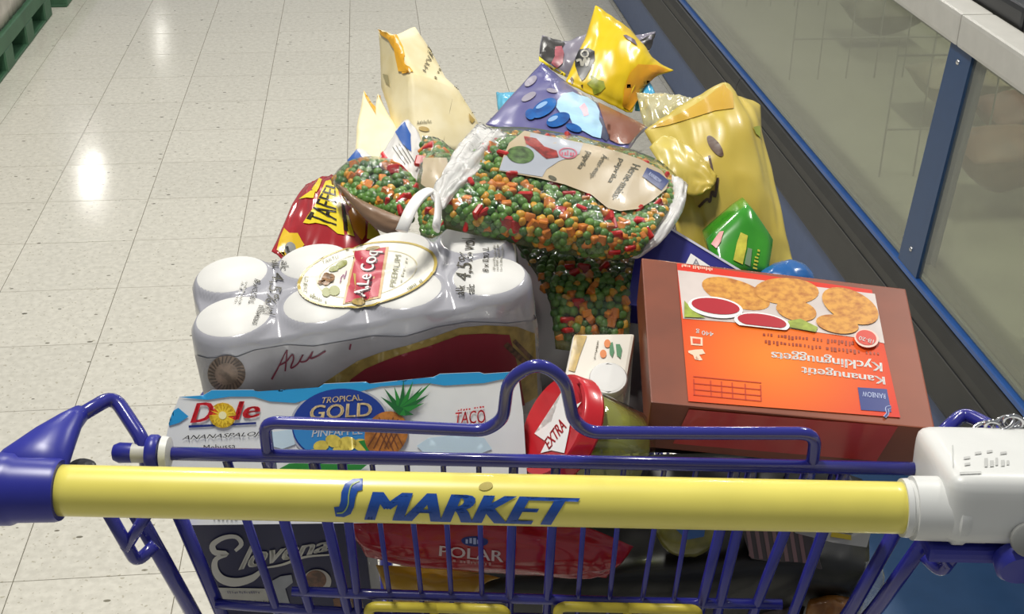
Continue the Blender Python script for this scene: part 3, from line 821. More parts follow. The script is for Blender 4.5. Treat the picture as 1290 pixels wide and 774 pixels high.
text('lettering', bv, 'PINEAPPLE', [(393, 551), (457, 547), (456, 538.5), (395, 541.5)], white, body, 0.0013, bold=0.01)
poly('pineapple_chunks', bv, [ell(405, 562, 10, 7, -10, 12), ell(421, 556, 11, 8, 20, 12), ell(438, 559, 12, 9, 0, 12), ell(456, 561, 11, 8, 15, 12), ell(430, 568, 11, 6, 0, 12), ell(395, 571, 8, 5, 0, 12), ell(378, 586, 9, 4, 0, 12), ell(400, 587, 9, 4, 0, 12), ell(420, 587, 8, 4, 0, 12)], C_('fruit', 'eed860', var=0.15, scale=120), body, 0.0016)
poly('leaf_sprig', bv, [[(452, 556), (470, 553), (487, 556), (478, 567), (462, 568)], [(350, 592), (365, 584), (390, 583), (440, 585), (465, 584), (455, 592), (400, 594)]], green, body, 0.0018)
pin = poly('pineapple', bv, ell(487, 547, 30, 26, -55), C_('pineapple', 'c9813c', var=0.25, scale=160), body, 0.002)
pl = []
for k in range(-4, 5):
    pl += stroke([(487 + k * 8 - 14, 547 + k * 2 - 24), (487 + k * 8 + 10, 547 + k * 2 + 24)], 1.2, False)
    pl += stroke([(487 + k * 8 + 12, 547 + k * 2 - 22), (487 + k * 8 - 14, 547 + k * 2 + 22)], 1.2, False)
pl = [q for q in pl if all(((x - 487) / 27) ** 2 + ((y - 547) / 27) ** 2 < 1.15 for x, y in q)] or None
sg = []
for k in range(-3, 4):
    sg += stroke([(478 + k * 7, 526 + abs(k) * 2), (496 + k * 6, 568 - abs(k) * 3)], 1.2, False)
    sg += stroke([(496 + k * 6, 526 + abs(k) * 2), (478 + k * 7, 568 - abs(k) * 3)], 1.2, False)
sg = [q for q in sg if all(((x - 487) / 28) ** 2 + ((y - 547) / 28) ** 2 < 1 for x, y in q)]
if sg: poly('pineapple_grooves', bv, sg, brown, body, 0.0023)
sp = []
for tip in ((484, 489), (497, 487), (509, 479), (521, 480), (533, 487), (544, 482), (541, 497), (535, 508), (522, 523), (512, 524), (480, 500)):
    b = Vector((506, 519)); t = Vector(tip); n_ = Vector((-(t - b).y, (t - b).x)).normalized() * 5
    sp.append([(b.x + n_.x, b.y + n_.y), (t.x, t.y), (b.x - n_.x, b.y - n_.y)])
for k, q in enumerate(sp): poly('crown_leaf', bv, q, green if k % 2 else C_('dkgreen', '1f6b34'), body, 0.0021 + 0.0001 * k)
text('lettering', bv, 'TACO', [(572, 535), (612, 533), (611, 516), (574, 520)], red, body, bold=0.005)
marks('small_lettering', bv, 10, [(576, 519), (611, 513.5), (610, 510.5), (577, 516)], red, body)
marks('lettering', bv, 6, [(268, 653), (300, 654), (300, 649), (268, 648.5)], C_('greytext', '8b8a96'), body)

# ---- eight-can beer pack in printed shrink wrap
c1, c4 = at(294, 399, 0.237), at(616, 348, 0.283)
E1 = (c4 - c1); pit = E1.length / 3; E1.normalize()
E3 = (CZ - CV * 0.06); E3 = (E3 - E1 * E3.dot(E1)).normalized()
E2 = E3.cross(E1)
bc = (c1 + c4) / 2 + E2 * pit / 2
HB = 0.168
bp = empty('beer_pack', bc - E3 * HB, 'shrink-wrapped white eight-can beer pack with oval brewery label', 'drink pack')
R0 = pit / 2
cans = [((i - 1.5) * pit, (j - 0.5) * pit) for i in range(4) for j in range(2)]
LX, LY = 2 * pit, pit
def topz(x, y):
    d = min(math.hypot(x - a, y - b) for a, b in cans)
    t = (d - 0.86 * R0) / (0.16 * R0)
    t = max(0, min(1, t)); h = -0.008 * (t * t * (3 - 2 * t))
    if d > R0: h -= 0.006 * min(1, (d - R0) / (0.4 * R0))
    e = max(abs(x) / LX if abs(x) > 1.5 * pit else 0, abs(y) / LY)          # film is stretched flat over the middle
    return h * (0.30 + 0.70 * min(1, max(0, (e - 0.55) / 0.4)) if abs(x) < 1.7 * pit else 1)
def clampxy(x, y):
    # wavy outline: corners follow the end cans, a shallow waist between cans
    for a, b in ((-1.5 * pit, -0.5 * pit), (-1.5 * pit, 0.5 * pit), (1.5 * pit, -0.5 * pit), (1.5 * pit, 0.5 * pit)):
        if abs(x) > abs(a) and abs(y) > abs(b) and x * a > 0 and y * b > 0:
            dx, dy = x - a, y - b; d = math.hypot(dx, dy)
            m_ = max(abs(dx), abs(dy))
            if d > 0: return a + dx / d * m_, b + dy / d * m_
    if abs(y) > 0.5 * pit:
        ph = (x / pit) % 1.0
        y *= 1 - 0.10 * (0.5 + 0.5 * cos(2 * pi * ph)) * ((abs(y) - 0.5 * pit) / (0.5 * pit)) * (1 if abs(x) < 1.5 * pit else 0)
    if abs(x) > 1.5 * pit:
        ph = (y / pit)
        if abs(y) < 0.5 * pit: x *= 1 - 0.04 * (0.5 + 0.5 * cos(2 * pi * ph)) * ((abs(x) - 1.5 * pit) / (0.5 * pit))
    return x, y
NX, NY = 112, 56
V = []; Fc = []
for j in range(NY + 1):
    for i in range(NX + 1):
        x, y = clampxy(-LX + 2 * LX * i / NX, -LY + 2 * LY * j / NY)
        V.append(bc + E1 * x + E2 * y + E3 * topz(x, y))
Fc = [(j * (NX + 1) + i, j * (NX + 1) + i + 1, (j + 1) * (NX + 1) + i + 1, (j + 1) * (NX + 1) + i) for j in range(NY) for i in range(NX)]
rg = [i for i in range(NX + 1)] + [j * (NX + 1) + NX for j in range(1, NY + 1)] + [NY * (NX + 1) + i for i in range(NX - 1, -1, -1)] + [j * (NX + 1) for j in range(NY - 1, 0, -1)]
loc2 = []
for i in rg:
    p = V[i] - bc; loc2.append((p.dot(E1), p.dot(E2), p.dot(E3)))
levels = [(-0.022, 1.006), (-0.03, 1.010), (-0.06, 1.012), (-0.10, 1.012), (-0.15, 1.01), (-HB + 0.004, 0.995), (-HB, 0.97)]
prev = rg
for (hz, k) in levels:
    cur = []
    for (x, y, z) in loc2:
        nz = 0.0012 * noise.noise(Vector((x * 60, y * 60, hz * 25)))
        cur.append(len(V)); V.append(bc + E1 * x * (k + nz) + E2 * y * (k + nz) + E3 * hz)
    for q in range(len(rg)):
        a, b = q, (q + 1) % len(rg)
        Fc.append((prev[b], prev[a], cur[a], cur[b]))
    prev = cur
Fc.append(tuple(prev))
wrapw = mat('shrink_wrap', 'a9a9b1', 0.20, var=0.04, scale=14, coat=0.5, bump=0.12, bscale=40)
bw = mk('shrink_wrap', V, Fc, wrapw, bp, True)
bv = bvh_of(bw)
discw = C_('disc_white', 'dfdeda', 0.5)
for a, b in cans:
    n = 40
    V = [bc + E1 * (a + 0.84 * R0 * cos(2*pi*k/n)) + E2 * (b + 0.84 * R0 * sin(2*pi*k/n)) + E3 * 0.0006 for k in range(n)] + [bc + E1 * (a + 0.87 * R0 * cos(2*pi*k/n)) + E2 * (b + 0.87 * R0 * sin(2*pi*k/n)) - E3 * 0.0012 for k in range(n)]
    mk('can_top', V, [tuple(range(n))] + [(k, n + k, n + (k + 1) % n, (k + 1) % n) for k in range(n)], discw, bp, True)
lc, la, lb = (463, 348.6), (87, -20), (13, 37)
ep = lambda k: [(lc[0] + k*(la[0]*cos(t)+lb[0]*sin(t)), lc[1] + k*(la[1]*cos(t)+lb[1]*sin(t))) for t in [2*pi*q/60 for q in range(60)]]
poly('label_oval', bv, ep(1.0), C_('label_cream', 'e6e3d8'), bw, 0.0018)
poly('label_ring', bv, ring(lc, 0.955, 1.0, la, lb), gold, bw, 0.0022)
poly('label_ring', bv, ring(lc, 0.70, 0.715, la, lb), C_('palegold', 'd9cfa8'), bw, 0.0022)
k = 240 / 1290
Q = lambda pts: off_px(pts, 340, 290, k)
poly('banner_edge', bv, Q([(572, 158), (808, 130), (752, 478), (495, 520)]), C_('tan', 'c9a878'), bw, 0.0024)
poly('banner', bv, Q([(588, 160), (788, 136), (736, 468), (512, 512)]), C_('banner_red', 'b5283f'), bw, 0.0027)
qd = [(690, 470), (768, 168), (650, 160), (565, 472)]
text('label_text_shadow', bv, 'A.Le Coq', Q([(x + 10, y + 8) for x, y in qd]), C_('shadowtext', '4c1420'), bw, 0.003, bold=0.02, step=12)
text('label_text', bv, 'A.Le Coq', Q(qd), white, bw, 0.0034, bold=0.02, step=12)
text('label_text', bv, 'PREMIUM', Q([(850, 405), (893, 190), (853, 185), (812, 400)]), C_('olive', '8b8a66'), bw, 0.0027)
marks('label_text', bv, 9, Q([(895, 375), (940, 200), (918, 195), (880, 370)]), C_('greyolive', 'b8b6a4'), bw, 0.0027)
text('label_text', bv, 'TARTU', Q([(360, 250), (470, 205), (462, 185), (350, 228)]), C_('olive', '8b8a66'), bw, 0.0027)
marks('label_text', bv, 10, Q([(1040, 370), (935, 430), (920, 408), (1020, 345)]), C_('olive', '8b8a66'), bw, 0.0027)
text('label_text', bv, 'TARTU', Q([(225, 445), (240, 330), (265, 332), (252, 445)]), C_('olive', '8b8a66'), bw, 0.0027)
marks('label_text', bv, 9, Q([(255, 460), (385, 520), (395, 498), (268, 432)]), C_('olive', '8b8a66'), bw, 0.0027)
for pp in ([Q(ell(485, 250, 45, 20, -30, 14)), Q(ell(435, 280, 35, 18, -20, 14))], [Q(ell(385, 440, 30, 32, 0, 14)), Q(ell(440, 430, 38, 34, 0, 14))]): poly('hop_leaf', bv, pp, C_('hop', '8c8f4c'), bw, 0.0027)
poly('crest', bv, [Q(ell(385, 350, 34, 45, 10, 14)), Q(ell(415, 340, 26, 30, 0, 12)), Q(ell(345, 370, 22, 20, 0, 12))], C_('crestbrown', '9a6f45', var=0.3, scale=200), bw, 0.0027)
poly('signature', bv, stroke(Q([(475, 375), (490, 330), (480, 350), (500, 320), (505, 350), (520, 295)]), 1.2), C_('lilac', '9a6a86'), bw, 0.0027)
for pp in (ell(610, 500, 55, 22, -12, 14), ell(700, 145, 50, 14, -8, 14)): poly('gold_crest', bv, Q(pp), C_('goldcrest', 'b79a55', var=0.35, scale=220), bw, 0.0032)
text('strength_text', bv, '4,5%', [(596, 357), (599, 321), (580, 318), (573, 353)], ink, bw, 0.0015, bold=-0.005, step=3)
text('strength_text', bv, 'vol', [(597, 318), (599, 303), (582, 302), (580, 316)], ink, bw, 0.0015, step=3)
text('strength_text', bv, 'alk', [(586, 373), (586, 362), (576, 361), (575, 372)], ink, bw, 0.0015, bold=0.01, step=3)
text('strength_text', bv, 'alc', [(598, 371), (598, 361), (588, 360), (588, 370)], ink, bw, 0.0015, bold=0.01, step=3)
text('volume_text', bv, '8 x 0,50 L', [(617, 345), (617, 314), (608, 313), (608, 344)], ink, bw, 0.0015, bold=0.01, step=3)
for x in (621, 625, 630): marks('small_text', bv, 15, [(x + 3, 343), (x + 3, 310), (x, 310), (x, 343)], C_('greytext2', '9a988f'), bw, 0.0015)
text('strength_text', bv, '4,5%', [(342, 344), (331, 384), (349, 387), (361, 347)], ink, bw, 0.0015, bold=-0.005, step=3)
text('strength_text', bv, 'alk', [(343, 328), (341, 339), (351, 341), (353, 330)], ink, bw, 0.0015, bold=0.01, step=3)
text('strength_text', bv, 'alc', [(355, 330), (353, 341), (363, 343), (365, 332)], ink, bw, 0.0015, bold=0.01, step=3)
text('strength_text', bv, 'vol', [(334, 386), (330, 396), (346, 399), (350, 389)], ink, bw, 0.0015, step=3)
text('strength_text', bv, 'tilavuus', [(327, 386), (318, 410), (326, 412), (335, 388)], ink, bw, 0.0015, bold=0.01, step=3)
text('volume_text', bv, '8 x 0,50 L', [(320, 353), (312, 384), (320, 386), (328, 355)], ink, bw, 0.0015, bold=0.01, step=3)
for x in (307, 302): marks('small_text', bv, 15, [(x + 3, 356), (x - 7, 384), (x - 4, 385), (x + 6, 357)], C_('greytext2', '9a988f'), bw, 0.0015)
# printed can sides under the film
grey_s = C_('side_grey', '9d9b9f', 0.25, var=0.10, scale=25, coat=0.5)
edge = [(247, 447), (262, 451), (300, 449), (320, 441), (362, 434), (395, 436), (430, 430), (470, 423), (510, 424), (550, 412), (590, 405), (640, 407), (668, 404), (686, 398)]
poly('printed_side', bv, edge + [(690, 440), (684, 520), (420, 530), (262, 520), (255, 480)], grey_s, bw, 0.0007)
poly('gold_band', bv, [(385, 510), (400, 487), (425, 470), (450, 454), (480, 443), (515, 434), (545, 424), (579, 412), (612, 409), (650, 411), (672, 420), (676, 500), (655, 510), (645, 440), (640, 430), (579, 430), (520, 445), (480, 458), (440, 482), (425, 510)], C_('dullgold', '9c8748', var=0.2, scale=90), bw, 0.001)
poly('maroon_field', bv, [(425, 510), (441, 477), (459, 464), (480, 455), (510, 444), (540, 435), (579, 421), (612, 419), (641, 421), (646, 440), (652, 465), (660, 510)], maroon, bw, 0.0014)
poly('round_emblem', bv, ell(286, 470, 23, 23), C_('emblem_brown', '8a7565', var=0.3, scale=130), bw, 0.0012)
er = []
for q in range(26):
    a = 2*pi*q/26
    er += stroke([(286 + 14 * cos(a), 470 + 14 * sin(a)), (286 + 22 * cos(a + 0.15), 470 + 22 * sin(a + 0.15))], 1.7, False)
poly('emblem_rays', bv, er, C_('emblem_dark', '4d4038'), bw, 0.0016)
Q6 = lambda pts: off_px(pts, 240, 390, 240 / 1290)
sgn_ = stroke(Q6([(545, 468), (590, 390), (635, 300), (655, 268)]), [2.4, 1.6, 1.4]) + stroke(Q6([(655, 268), (648, 340), (640, 412)]), 2.0) + stroke(Q6([(600, 372), (650, 345), (690, 300), (700, 330), (680, 390), (730, 360), (765, 300), (745, 345), (790, 340), (830, 280), (815, 325), (860, 310), (900, 285), (915, 275)]), 2.0)
poly('signature', bv, sgn_ + stroke(Q6([(1080, 228), (1072, 268)]), 2.0), C_('signature_plum', '6b2338'), bw, 0.0014)
poly('barley_ear', bv, stroke([(636, 432), (662, 458)], 7, False) + stroke([(646, 428), (668, 452)], 5, False), C_('barley', '6b4b38', var=0.4, scale=200), bw, 0.0018)
# carrying strap
tube('carry_strap', [at(506, 291, 0.29), at(518, 262, 0.31), at(530, 246, 0.33), at(543, 239, 0.345), at(552, 250, 0.34), at(552, 272, 0.325), at(549, 288, 0.31)], 0.006, white, bp, 12, fil=0.01, flat=0.45)

def bag(name, lab, cat, net, m, front=0.012, back=0.02, seal=0.05, wr=0.002, seed=1, N=44, Mm=40, part='pouch', group=None, **k):
    P = Pouch(net, front, back, seal, wr, seed, **k)
    e = empty(name, P.base(), lab, cat, group)
    V, Fc = P.data(N, Mm)
    o = mk(part, V, Fc, m, e, True)
    return e, o, bvh_of(o), P

# ---- boxed chicken nuggets, lying tilted on top
tl, tr, bl = at(808, 325, 0.30), at(1141, 364, 0.265), at(820, 507, 0.125)
up = (tr - tl).cross(bl - tl).normalized()
br = EYE + ray(1178, 541) * ((tl - EYE).dot(up) / ray(1178, 541).dot(up))
if up.z < 0: up = -up
TH = 0.058
nb = empty('nugget_box', (tl + tr + br + bl) / 4 - up * TH, 'wood-patterned box of chicken nuggets with orange upside-down front', 'food box')
wood = mat('box_wood', '92482a', 0.45, var=0.0, col2='70361f', scale=9, detail=5, lo=0.3, hi=0.7, coat=0.05)
def hexa(name, quad, depth, m, parent, bev=0.0012):
    bm = bmesh.new()
    t = [bm.verts.new(p) for p in quad]; b = [bm.verts.new(p + depth) for p in quad]
    bm.faces.new(t); bm.faces.new(list(reversed(b)))
    for i in range(4): bm.faces.new([t[i], b[i], b[(i + 1) % 4], t[(i + 1) % 4]])
    bmesh.ops.recalc_face_normals(bm, faces=bm.faces)
    bmesh.ops.bevel(bm, geom=list(bm.edges), offset=bev, segments=2, profile=0.6, affect='EDGES')
    bm.verts.index_update()
    V = [v.co.copy() for v in bm.verts]; Fc = [[v.index for v in f.verts] for f in bm.faces]; bm.free()
    return mk(name, V, Fc, m, parent)
body = hexa('box_body', [tl, tr, br, bl], -up * TH + (bl - tl).normalized() * -0.006, wood, nb)
bv = bvh_of(body)
Q = lambda pts: off_px(pts, 840, 320, 350 / 1290)
def grad_mat(name, a, b, c, r, fall):
    """flat print: spherical colour blend around a point of the box face"""
    m = bpy.data.materials.new(name); m.use_nodes = True; nt = m.node_tree; bb = nt.nodes['Principled BSDF']
    tc = nt.nodes.new('ShaderNodeTexCoord'); vm = nt.nodes.new('ShaderNodeVectorMath'); vm.operation = 'DISTANCE'
    vm.inputs[1].default_value = tuple(c); nt.links.new(tc.outputs['Object'], vm.inputs[0])
    cr = nt.nodes.new('ShaderNodeValToRGB'); e = cr.color_ramp.elements
    e[0].position, e[0].color, e[1].position, e[1].color = r, lin(a), fall, lin(b)
    nt.links.new(vm.outputs['Value'], cr.inputs[0]); nt.links.new(cr.outputs[0], bb.inputs['Base Color'])
    bb.inputs['Roughness'].default_value = 0.42; bb.inputs['Specular IOR Level'].default_value = 0.3
    return m
ctr = bv.ray_cast(EYE, ray(975, 452).normalized())[0] - wloc(nb)
og = grad_mat('print_orange_blend', 'f07f20', 'd6301a', ctr, 0.01, 0.105)
poly('orange_panel', bv, Q([(46, 46), (951, 170), (1084, 764), (100, 688)]), og, body, 0.0004, 30)
poly('orange_end', bv, [(868, 515), (1131, 537), (1104, 580), (848, 558)], C_('endred', 'c9372a', coat=0.2), body, 0.0005, 20)
ph = poly('photo_field', bv, Q([(50, 80), (965, 190), (1010, 420), (870, 392), (560, 350), (300, 322), (75, 305)]), C_('photo_pale', 'dccfc9', var=0.1, scale=20), body, 0.0007)
fry = mat('print_fry', 'd99a3a', 0.45, col2='b06a20', scale=170, lo=0.3, hi=0.6)
for k, (x, y, a, b, r) in enumerate(((320, 190, 165, 62, 18), (555, 180, 150, 62, 2), (600, 270, 95, 48, 12), (850, 250, 140, 72, 24), (790, 335, 100, 42, 10))):
    poly('nugget_picture', bv, Q(ell(x, y, a, b, r)), fry, body, 0.0010 + 0.0002 * k)
for k, (x, y, a, b) in enumerate(((225, 258, 128, 48), (440, 328, 130, 44))):
    w = ell(x, y, a, b, 8); 
    if k: w = [(px, min(py, 352 + (px - 440) * 0.11)) for px, py in w]
    poly('dish_picture', bv, Q(w), white, body, 0.0020)
    s_ = ell(x, y - 4, a * 0.88, b * 0.74, 8)
    if k: s_ = [(px, min(py, 346 + (px - 440) * 0.11)) for px, py in s_]
    poly('sauce_picture', bv, Q(s_), C_('sauce', 'b5202e'), body, 0.0024)
for pp in ([(80, 225), (130, 280), (180, 306), (80, 302)], [(560, 320), (620, 310), (700, 350), (690, 372), (570, 350)]):
    poly('lettuce_picture', bv, Q(pp), C_('lettuce', 'a9b94a', var=0.2, scale=120), body, 0.0018)
text('lettering', bv, 'Kananugetit', Q([(1008, 565), (626, 518), (622, 565), (1014, 612)]), white, body, 0.0008, bold=0.02, step=0)
text('lettering', bv, 'Kycklingnuggets', Q([(997, 498), (484, 446), (484, 498), (1000, 552)]), white, body, 0.0008, bold=0.02, step=0)
brn = C_('rust', '9c3a18')
marks('small_lettering', bv, 30, Q([(985, 462), (448, 404), (448, 424), (988, 482)]), brn, body, 0.0008)
marks('small_lettering', bv, 26, Q([(870, 412), (442, 372), (442, 390), (870, 434)]), brn, body, 0.0008)
text('weight_text', bv, '440 g', Q([(216, 362), (135, 352), (135, 378), (216, 388)]), white, body, 0.0008, bold=0.01, step=0)
poly('estimate_mark', bv, Q(ring((108, 356), 0.7, 1, (14, 0), (0, 9), 16)[0]), white, body, 0.0008) if False else None
poly('oven_icon', bv, Q([(108, 388), (165, 394), (166, 432), (112, 428)]), C_('iconpale', 'f6d2b8'), body, 0.0008)
poly('oven_icon_window', bv, Q([(118, 398), (156, 402), (156, 424), (120, 421)]), C_('iconinner', 'e0562c'), body, 0.0011)
poly('hand_icon', bv, Q([(98, 455), (130, 450), (165, 448), (178, 468), (150, 474), (165, 498), (150, 500), (138, 478), (130, 496), (122, 476), (100, 464)]), C_('iconpale', 'f6d2b8'), body, 0.0008)
poly('badge', bv, Q(ell(924, 406, 57, 42, 14)), C_('badgepink', 'f2c6b8'), body, 0.003)
poly('badge_core', bv, Q(ell(922, 404, 48, 34, 14)), C_('badgered', 'd2402e'), body, 0.0033)
text('badge_text', bv, '18-20', Q([(958, 416), (890, 398), (886, 416), (954, 434)]), white, body, 0.0036, bold=0.01, step=0)
poly('brand_square', bv, Q([(885, 625), (1020, 633), (1042, 740), (900, 730)]), navy, body, 0.0008)
text('brand_text', bv, 'RAINBOW', Q([(1012, 656), (905, 644), (908, 668), (1014, 680)]), C_('brandpale', 'b9c4e6'), body, 0.0011, step=0)
poly('brand_sign', bv, stroke(Q([(1040, 716), (1020, 722), (1024, 745), (1010, 764)]), 4), C_('brandpale', 'b9c4e6'), body, 0.0009)
poly('brand_sign', bv, stroke(Q([(1040, 716), (1020, 722), (1024, 745), (1010, 764)]), 2.4), navy, body, 0.0013)
tb = C_('tablered', 'c03a1c')
for yy in (580, 612, 640, 665): poly('nutrition_line', bv, Q([(122, yy - 8), (438, yy + 22), (438, yy + 26), (122, yy - 4)]), tb, body, 0.0008)
for xx in (122, 200, 250, 300, 360, 432): poly('nutrition_line', bv, Q([(xx, 575 + xx * 0.09), (xx + 5, 575 + xx * 0.09), (xx + 8, 650 + xx * 0.09), (xx + 3, 650 + xx * 0.09)]), tb, body, 0.0008)
marks('small_lettering', bv, 17, Q([(212, 70), (66, 52), (66, 66), (212, 86)]), C_('iconpale', 'f6d2b8'), body, 0.0008)

# ---- vegetables in clear bags
pea_m = mat('pea_green', '6f9a48', 0.4, col2='557f38', scale=60); pea2_m = mat('pea_dark', '4f7a3a', 0.4, col2='3a602e', scale=60)
corn_m = mat('corn_yellow', 'e3b23c', 0.4, col2='c98a24', scale=90); carrot_m = mat('carrot_orange', 'dc8a34', 0.45, col2='c06a24', scale=90)
pep_m = mat('pepper_red', 'c32a26', 0.35, col2='a01c1e', scale=60)
clear = film_mat('clear_film', (0.97, 0.97, 0.96), 0.06, 0.07, 0.9, 55.0)
milky = film_mat('milky_film', (0.97, 0.97, 0.96), 0.05, 0.15, 0.9, 50.0, 0.72, (0.82, 0.81, 0.79))
dark_in = mat('veg_shadow_mix', '35522a', 0.6, col2='5b5a26', scale=70)  # inner body coloured dark so gaps between the pieces look shaded
def ball(r, squash=(1, 1, 1), sub=2, jit=0.0, seed=0):
    bm = bmesh.new(); bmesh.ops.create_icosphere(bm, subdivisions=sub, radius=r)
    for v in bm.verts:
        v.co = Vector((v.co.x * squash[0], v.co.y * squash[1], v.co.z * squash[2])) * (1 + jit * noise.noise(v.co * 300 + Vector((seed, 0, 0))))
    me = bpy.data.meshes.new('veg'); bm.to_mesh(me); bm.free()
    me.polygons.foreach_set('use_smooth', [True] * len(me.polygons)); return me
def cubem(r, sq=(1, 1, 1)):
    V, Fc = box_data(Vector(), Vector((r * sq[0], 0, 0)), Vector((0, r * sq[1], 0)), Vector((0, 0, r * sq[2])), r * 0.22, 1)
    me = bpy.data.meshes.new('veg'); me.from_pydata([tuple(v) for v in V], [], Fc); return me
KINDS = []
for nme, me, m_, w in (('pea', ball(0.0050), pea_m, 38), ('pea', ball(0.0046), pea2_m, 16), ('corn_kernel', ball(0.0052, (1, 0.85, 0.7), 2, 0.25), corn_m, 17), ('carrot_cube', cubem(0.0044, (1.1, 0.9, 0.8)), carrot_m, 9), ('pepper_piece', cubem(0.0060, (1.15, 1.0, 0.4)), pep_m, 6)):
    me.materials.append(m_); KINDS.append((nme, me, w))
def fill_veg(P, e, spacing, limit, depth=0.005, keep=None, seed=3):
    r = random.Random(seed)
    W = (P.mid(1, .5) - P.mid(0, .5)).length; H = (P.mid(.5, 1) - P.mid(.5, 0)).length
    nx, ny = max(3, int(W / spacing)), max(3, int(H / (spacing * 0.87)))
    base = wloc(e); cnt = 0; rest = []
    spots = []
    for j in range(ny):
        for i in range(nx):
            a = (i + 0.5 + 0.5 * (j % 2) + r.uniform(-.28, .28)) / (nx + 0.5); b = (j + 0.5 + r.uniform(-.28, .28)) / ny
            if not (0.03 < a < 0.97 and 0.05 < b < 0.95): continue
            p = P.pt(a, b, -depth)
            x, y = proj(p)
            if keep and not keep(x, y): continue
            spots.append(p)
    r.shuffle(spots)
    tot = sum(k[2] for k in KINDS)
    for k_, p in enumerate(spots):
        q = r.uniform(0, tot); acc = 0
        for nme, me, w in KINDS:
            acc += w
            if q <= acc: break
        if k_ >= limit:
            R_ = Matrix.Rotation(r.uniform(0, 6), 3, 'X') @ Matrix.Rotation(r.uniform(0, 6), 3, 'Z'); rest.append((p, R_, me)); continue
        o = bpy.data.objects.new(nme, me); COL.objects.link(o); o.parent = e
        o.location = p - base; o.rotation_euler = (r.uniform(0, 6), r.uniform(0, 6), r.uniform(0, 6))
        s_ = r.uniform(0.88, 1.12); o.scale = (s_, s_, s_)
    if rest:
        V = []; Fc = []; mi = []; ms = [k[1].materials[0] for k in KINDS]
        for p, R_, me in rest:
            k0 = len(V); V += [p + R_ @ v.co for v in me.vertices]
            for f in me.polygons: Fc.append(tuple(i + k0 for i in f.vertices)); mi.append(ms.index(me.materials[0]))
        o = mk('more_vegetables', V, Fc, ms[0], e, True); o['kind'] = 'stuff'
        for m_ in ms[1:]: o.data.materials.append(m_)
        o.data.polygons.foreach_set('material_index', mi)
def inside_poly(pts):
    def f(x, y):
        c = False; n = len(pts)
        for i in range(n):
            (x1, y1), (x2, y2) = pts[i], pts[(i + 1) % n]
            if (y1 > y) != (y2 > y) and x < (x2 - x1) * (y - y1) / (y2 - y1) + x1: c = not c
        return c
    return f
def vegbag(lab, net, seed, spacing=0.0078, limit=300, front=0.014, back=0.022, keep=None):
    P = Pouch(net, front, back, 0.03, 0.0022, seed, power=0.5)
    e = empty('vegetable_bag', P.base(), lab, 'vegetable bag', 'clear bags of pea, corn and pepper mix')
    V, Fc = P.data(40, 36); film = mk('clear_film', V, Fc, clear, e, True)
    I = Pouch(net, front - 0.009, back - 0.009, 0.05, 0.001, seed, power=0.5)
    V, Fc = I.data(28, 24); mk('dark_veg_core', V, Fc, dark_in, e, True)['kind'] = 'stuff'
    fill_veg(P, e, spacing, limit, 0.0052, keep, seed)
    return e, film, bvh_of(film), P
net = [[(612, 160, .505), (680, 163, .52), (760, 180, .52), (825, 200, .50), (858, 228, .47)],
       [(590, 190, .44), (665, 190, .455), (745, 208, .455), (815, 232, .445), (852, 250, .43)],
       [(566, 225, .39), (640, 232, .40), (720, 252, .40), (790, 272, .395), (835, 276, .385)],
       [(556, 256, .355), (630, 268, .355), (710, 286, .355), (772, 300, .355), (818, 302, .36)],
       [(560, 288, .345), (630, 303, .345), (710, 320, .345), (772, 328, .35), (806, 322, .355)]]
Q = lambda pts: off_px(pts, 600, 140, 280 / 1084)
label_px = Q([(235, 100), (330, 122), (400, 135), (560, 168), (700, 205), (800, 240), (900, 292), (938, 350), (925, 385), (860, 440), (790, 482), (700, 492), (640, 478), (560, 412), (430, 362), (300, 330), (110, 296), (130, 230), (160, 160)])
inl = inside_poly(Q([(260, 130), (560, 190), (900, 310), (900, 380), (780, 460), (650, 455), (430, 345), (150, 280), (190, 170)]))
vb, film, bv, P = vegbag('clear bag of mixed peas, corn and pepper lying over the beer pack', net, 4, back=0.012, keep=lambda x, y: not inl(x, y))
poly('paper_label', bv, label_px, C_('kraft_beige', 'b9a88a', 0.35, coat=0.15), film, 0.0006, 8)
poly('label_grey', bv, Q([(262, 112), (400, 138), (520, 165), (500, 215), (400, 250), (340, 290), (320, 326), (112, 294), (135, 230), (210, 200), (260, 160)]), C_('label_bluegrey', 'a9aeb8', 0.3, coat=0.3), film, 0.0010, 8)
poly('vegetable_picture', bv, Q(ell(215, 220, 66, 42, 5)), C_('pic_green', '5c7a44', var=0.35, scale=160), film, 0.0014, 8)
poly('vegetable_picture', bv, Q([(230, 130), (290, 140), (330, 180), (390, 200), (400, 232), (340, 240), (280, 190), (240, 165)]), C_('pic_red', 'a83a34', var=0.35, scale=120), film, 0.0014, 8)
poly('round_stamp', bv, [Q(q) for q in ring((445, 212), 0.82, 1.0, (45, 6), (-6, 26), 24)], C_('stamp', 'c4677a'), film, 0.0014, 8)
marks('stamp_text', bv, 5, Q([(412, 222), (480, 226), (480, 200), (412, 198)]), C_('stamp', 'c4677a'), film, 0.0014)
tx = C_('labelink', '4c4a35')
text('label_text', bv, 'Herne-maissi-', Q([(760, 262), (652, 432), (688, 446), (800, 274)]), tx, film, 0.0012, bold=0.012)
text('label_text', bv, 'paprika', Q([(690, 234), (632, 348), (662, 360), (724, 246)]), tx, film, 0.0012, bold=0.012)
text('label_text', bv, 'Ärter-majs-', Q([(606, 214), (540, 330), (574, 342), (648, 230)]), tx, film, 0.0014, bold=0.012)
text('label_text', bv, 'paprika', Q([(528, 200), (482, 282), (514, 294), (570, 214)]), tx, film, 0.0014, bold=0.012)
poly('brand_square', bv, Q([(830, 282), (890, 308), (938, 348), (902, 394), (855, 360), (808, 325)]), C_('brandnavy', '2a3a72'), film, 0.0012)
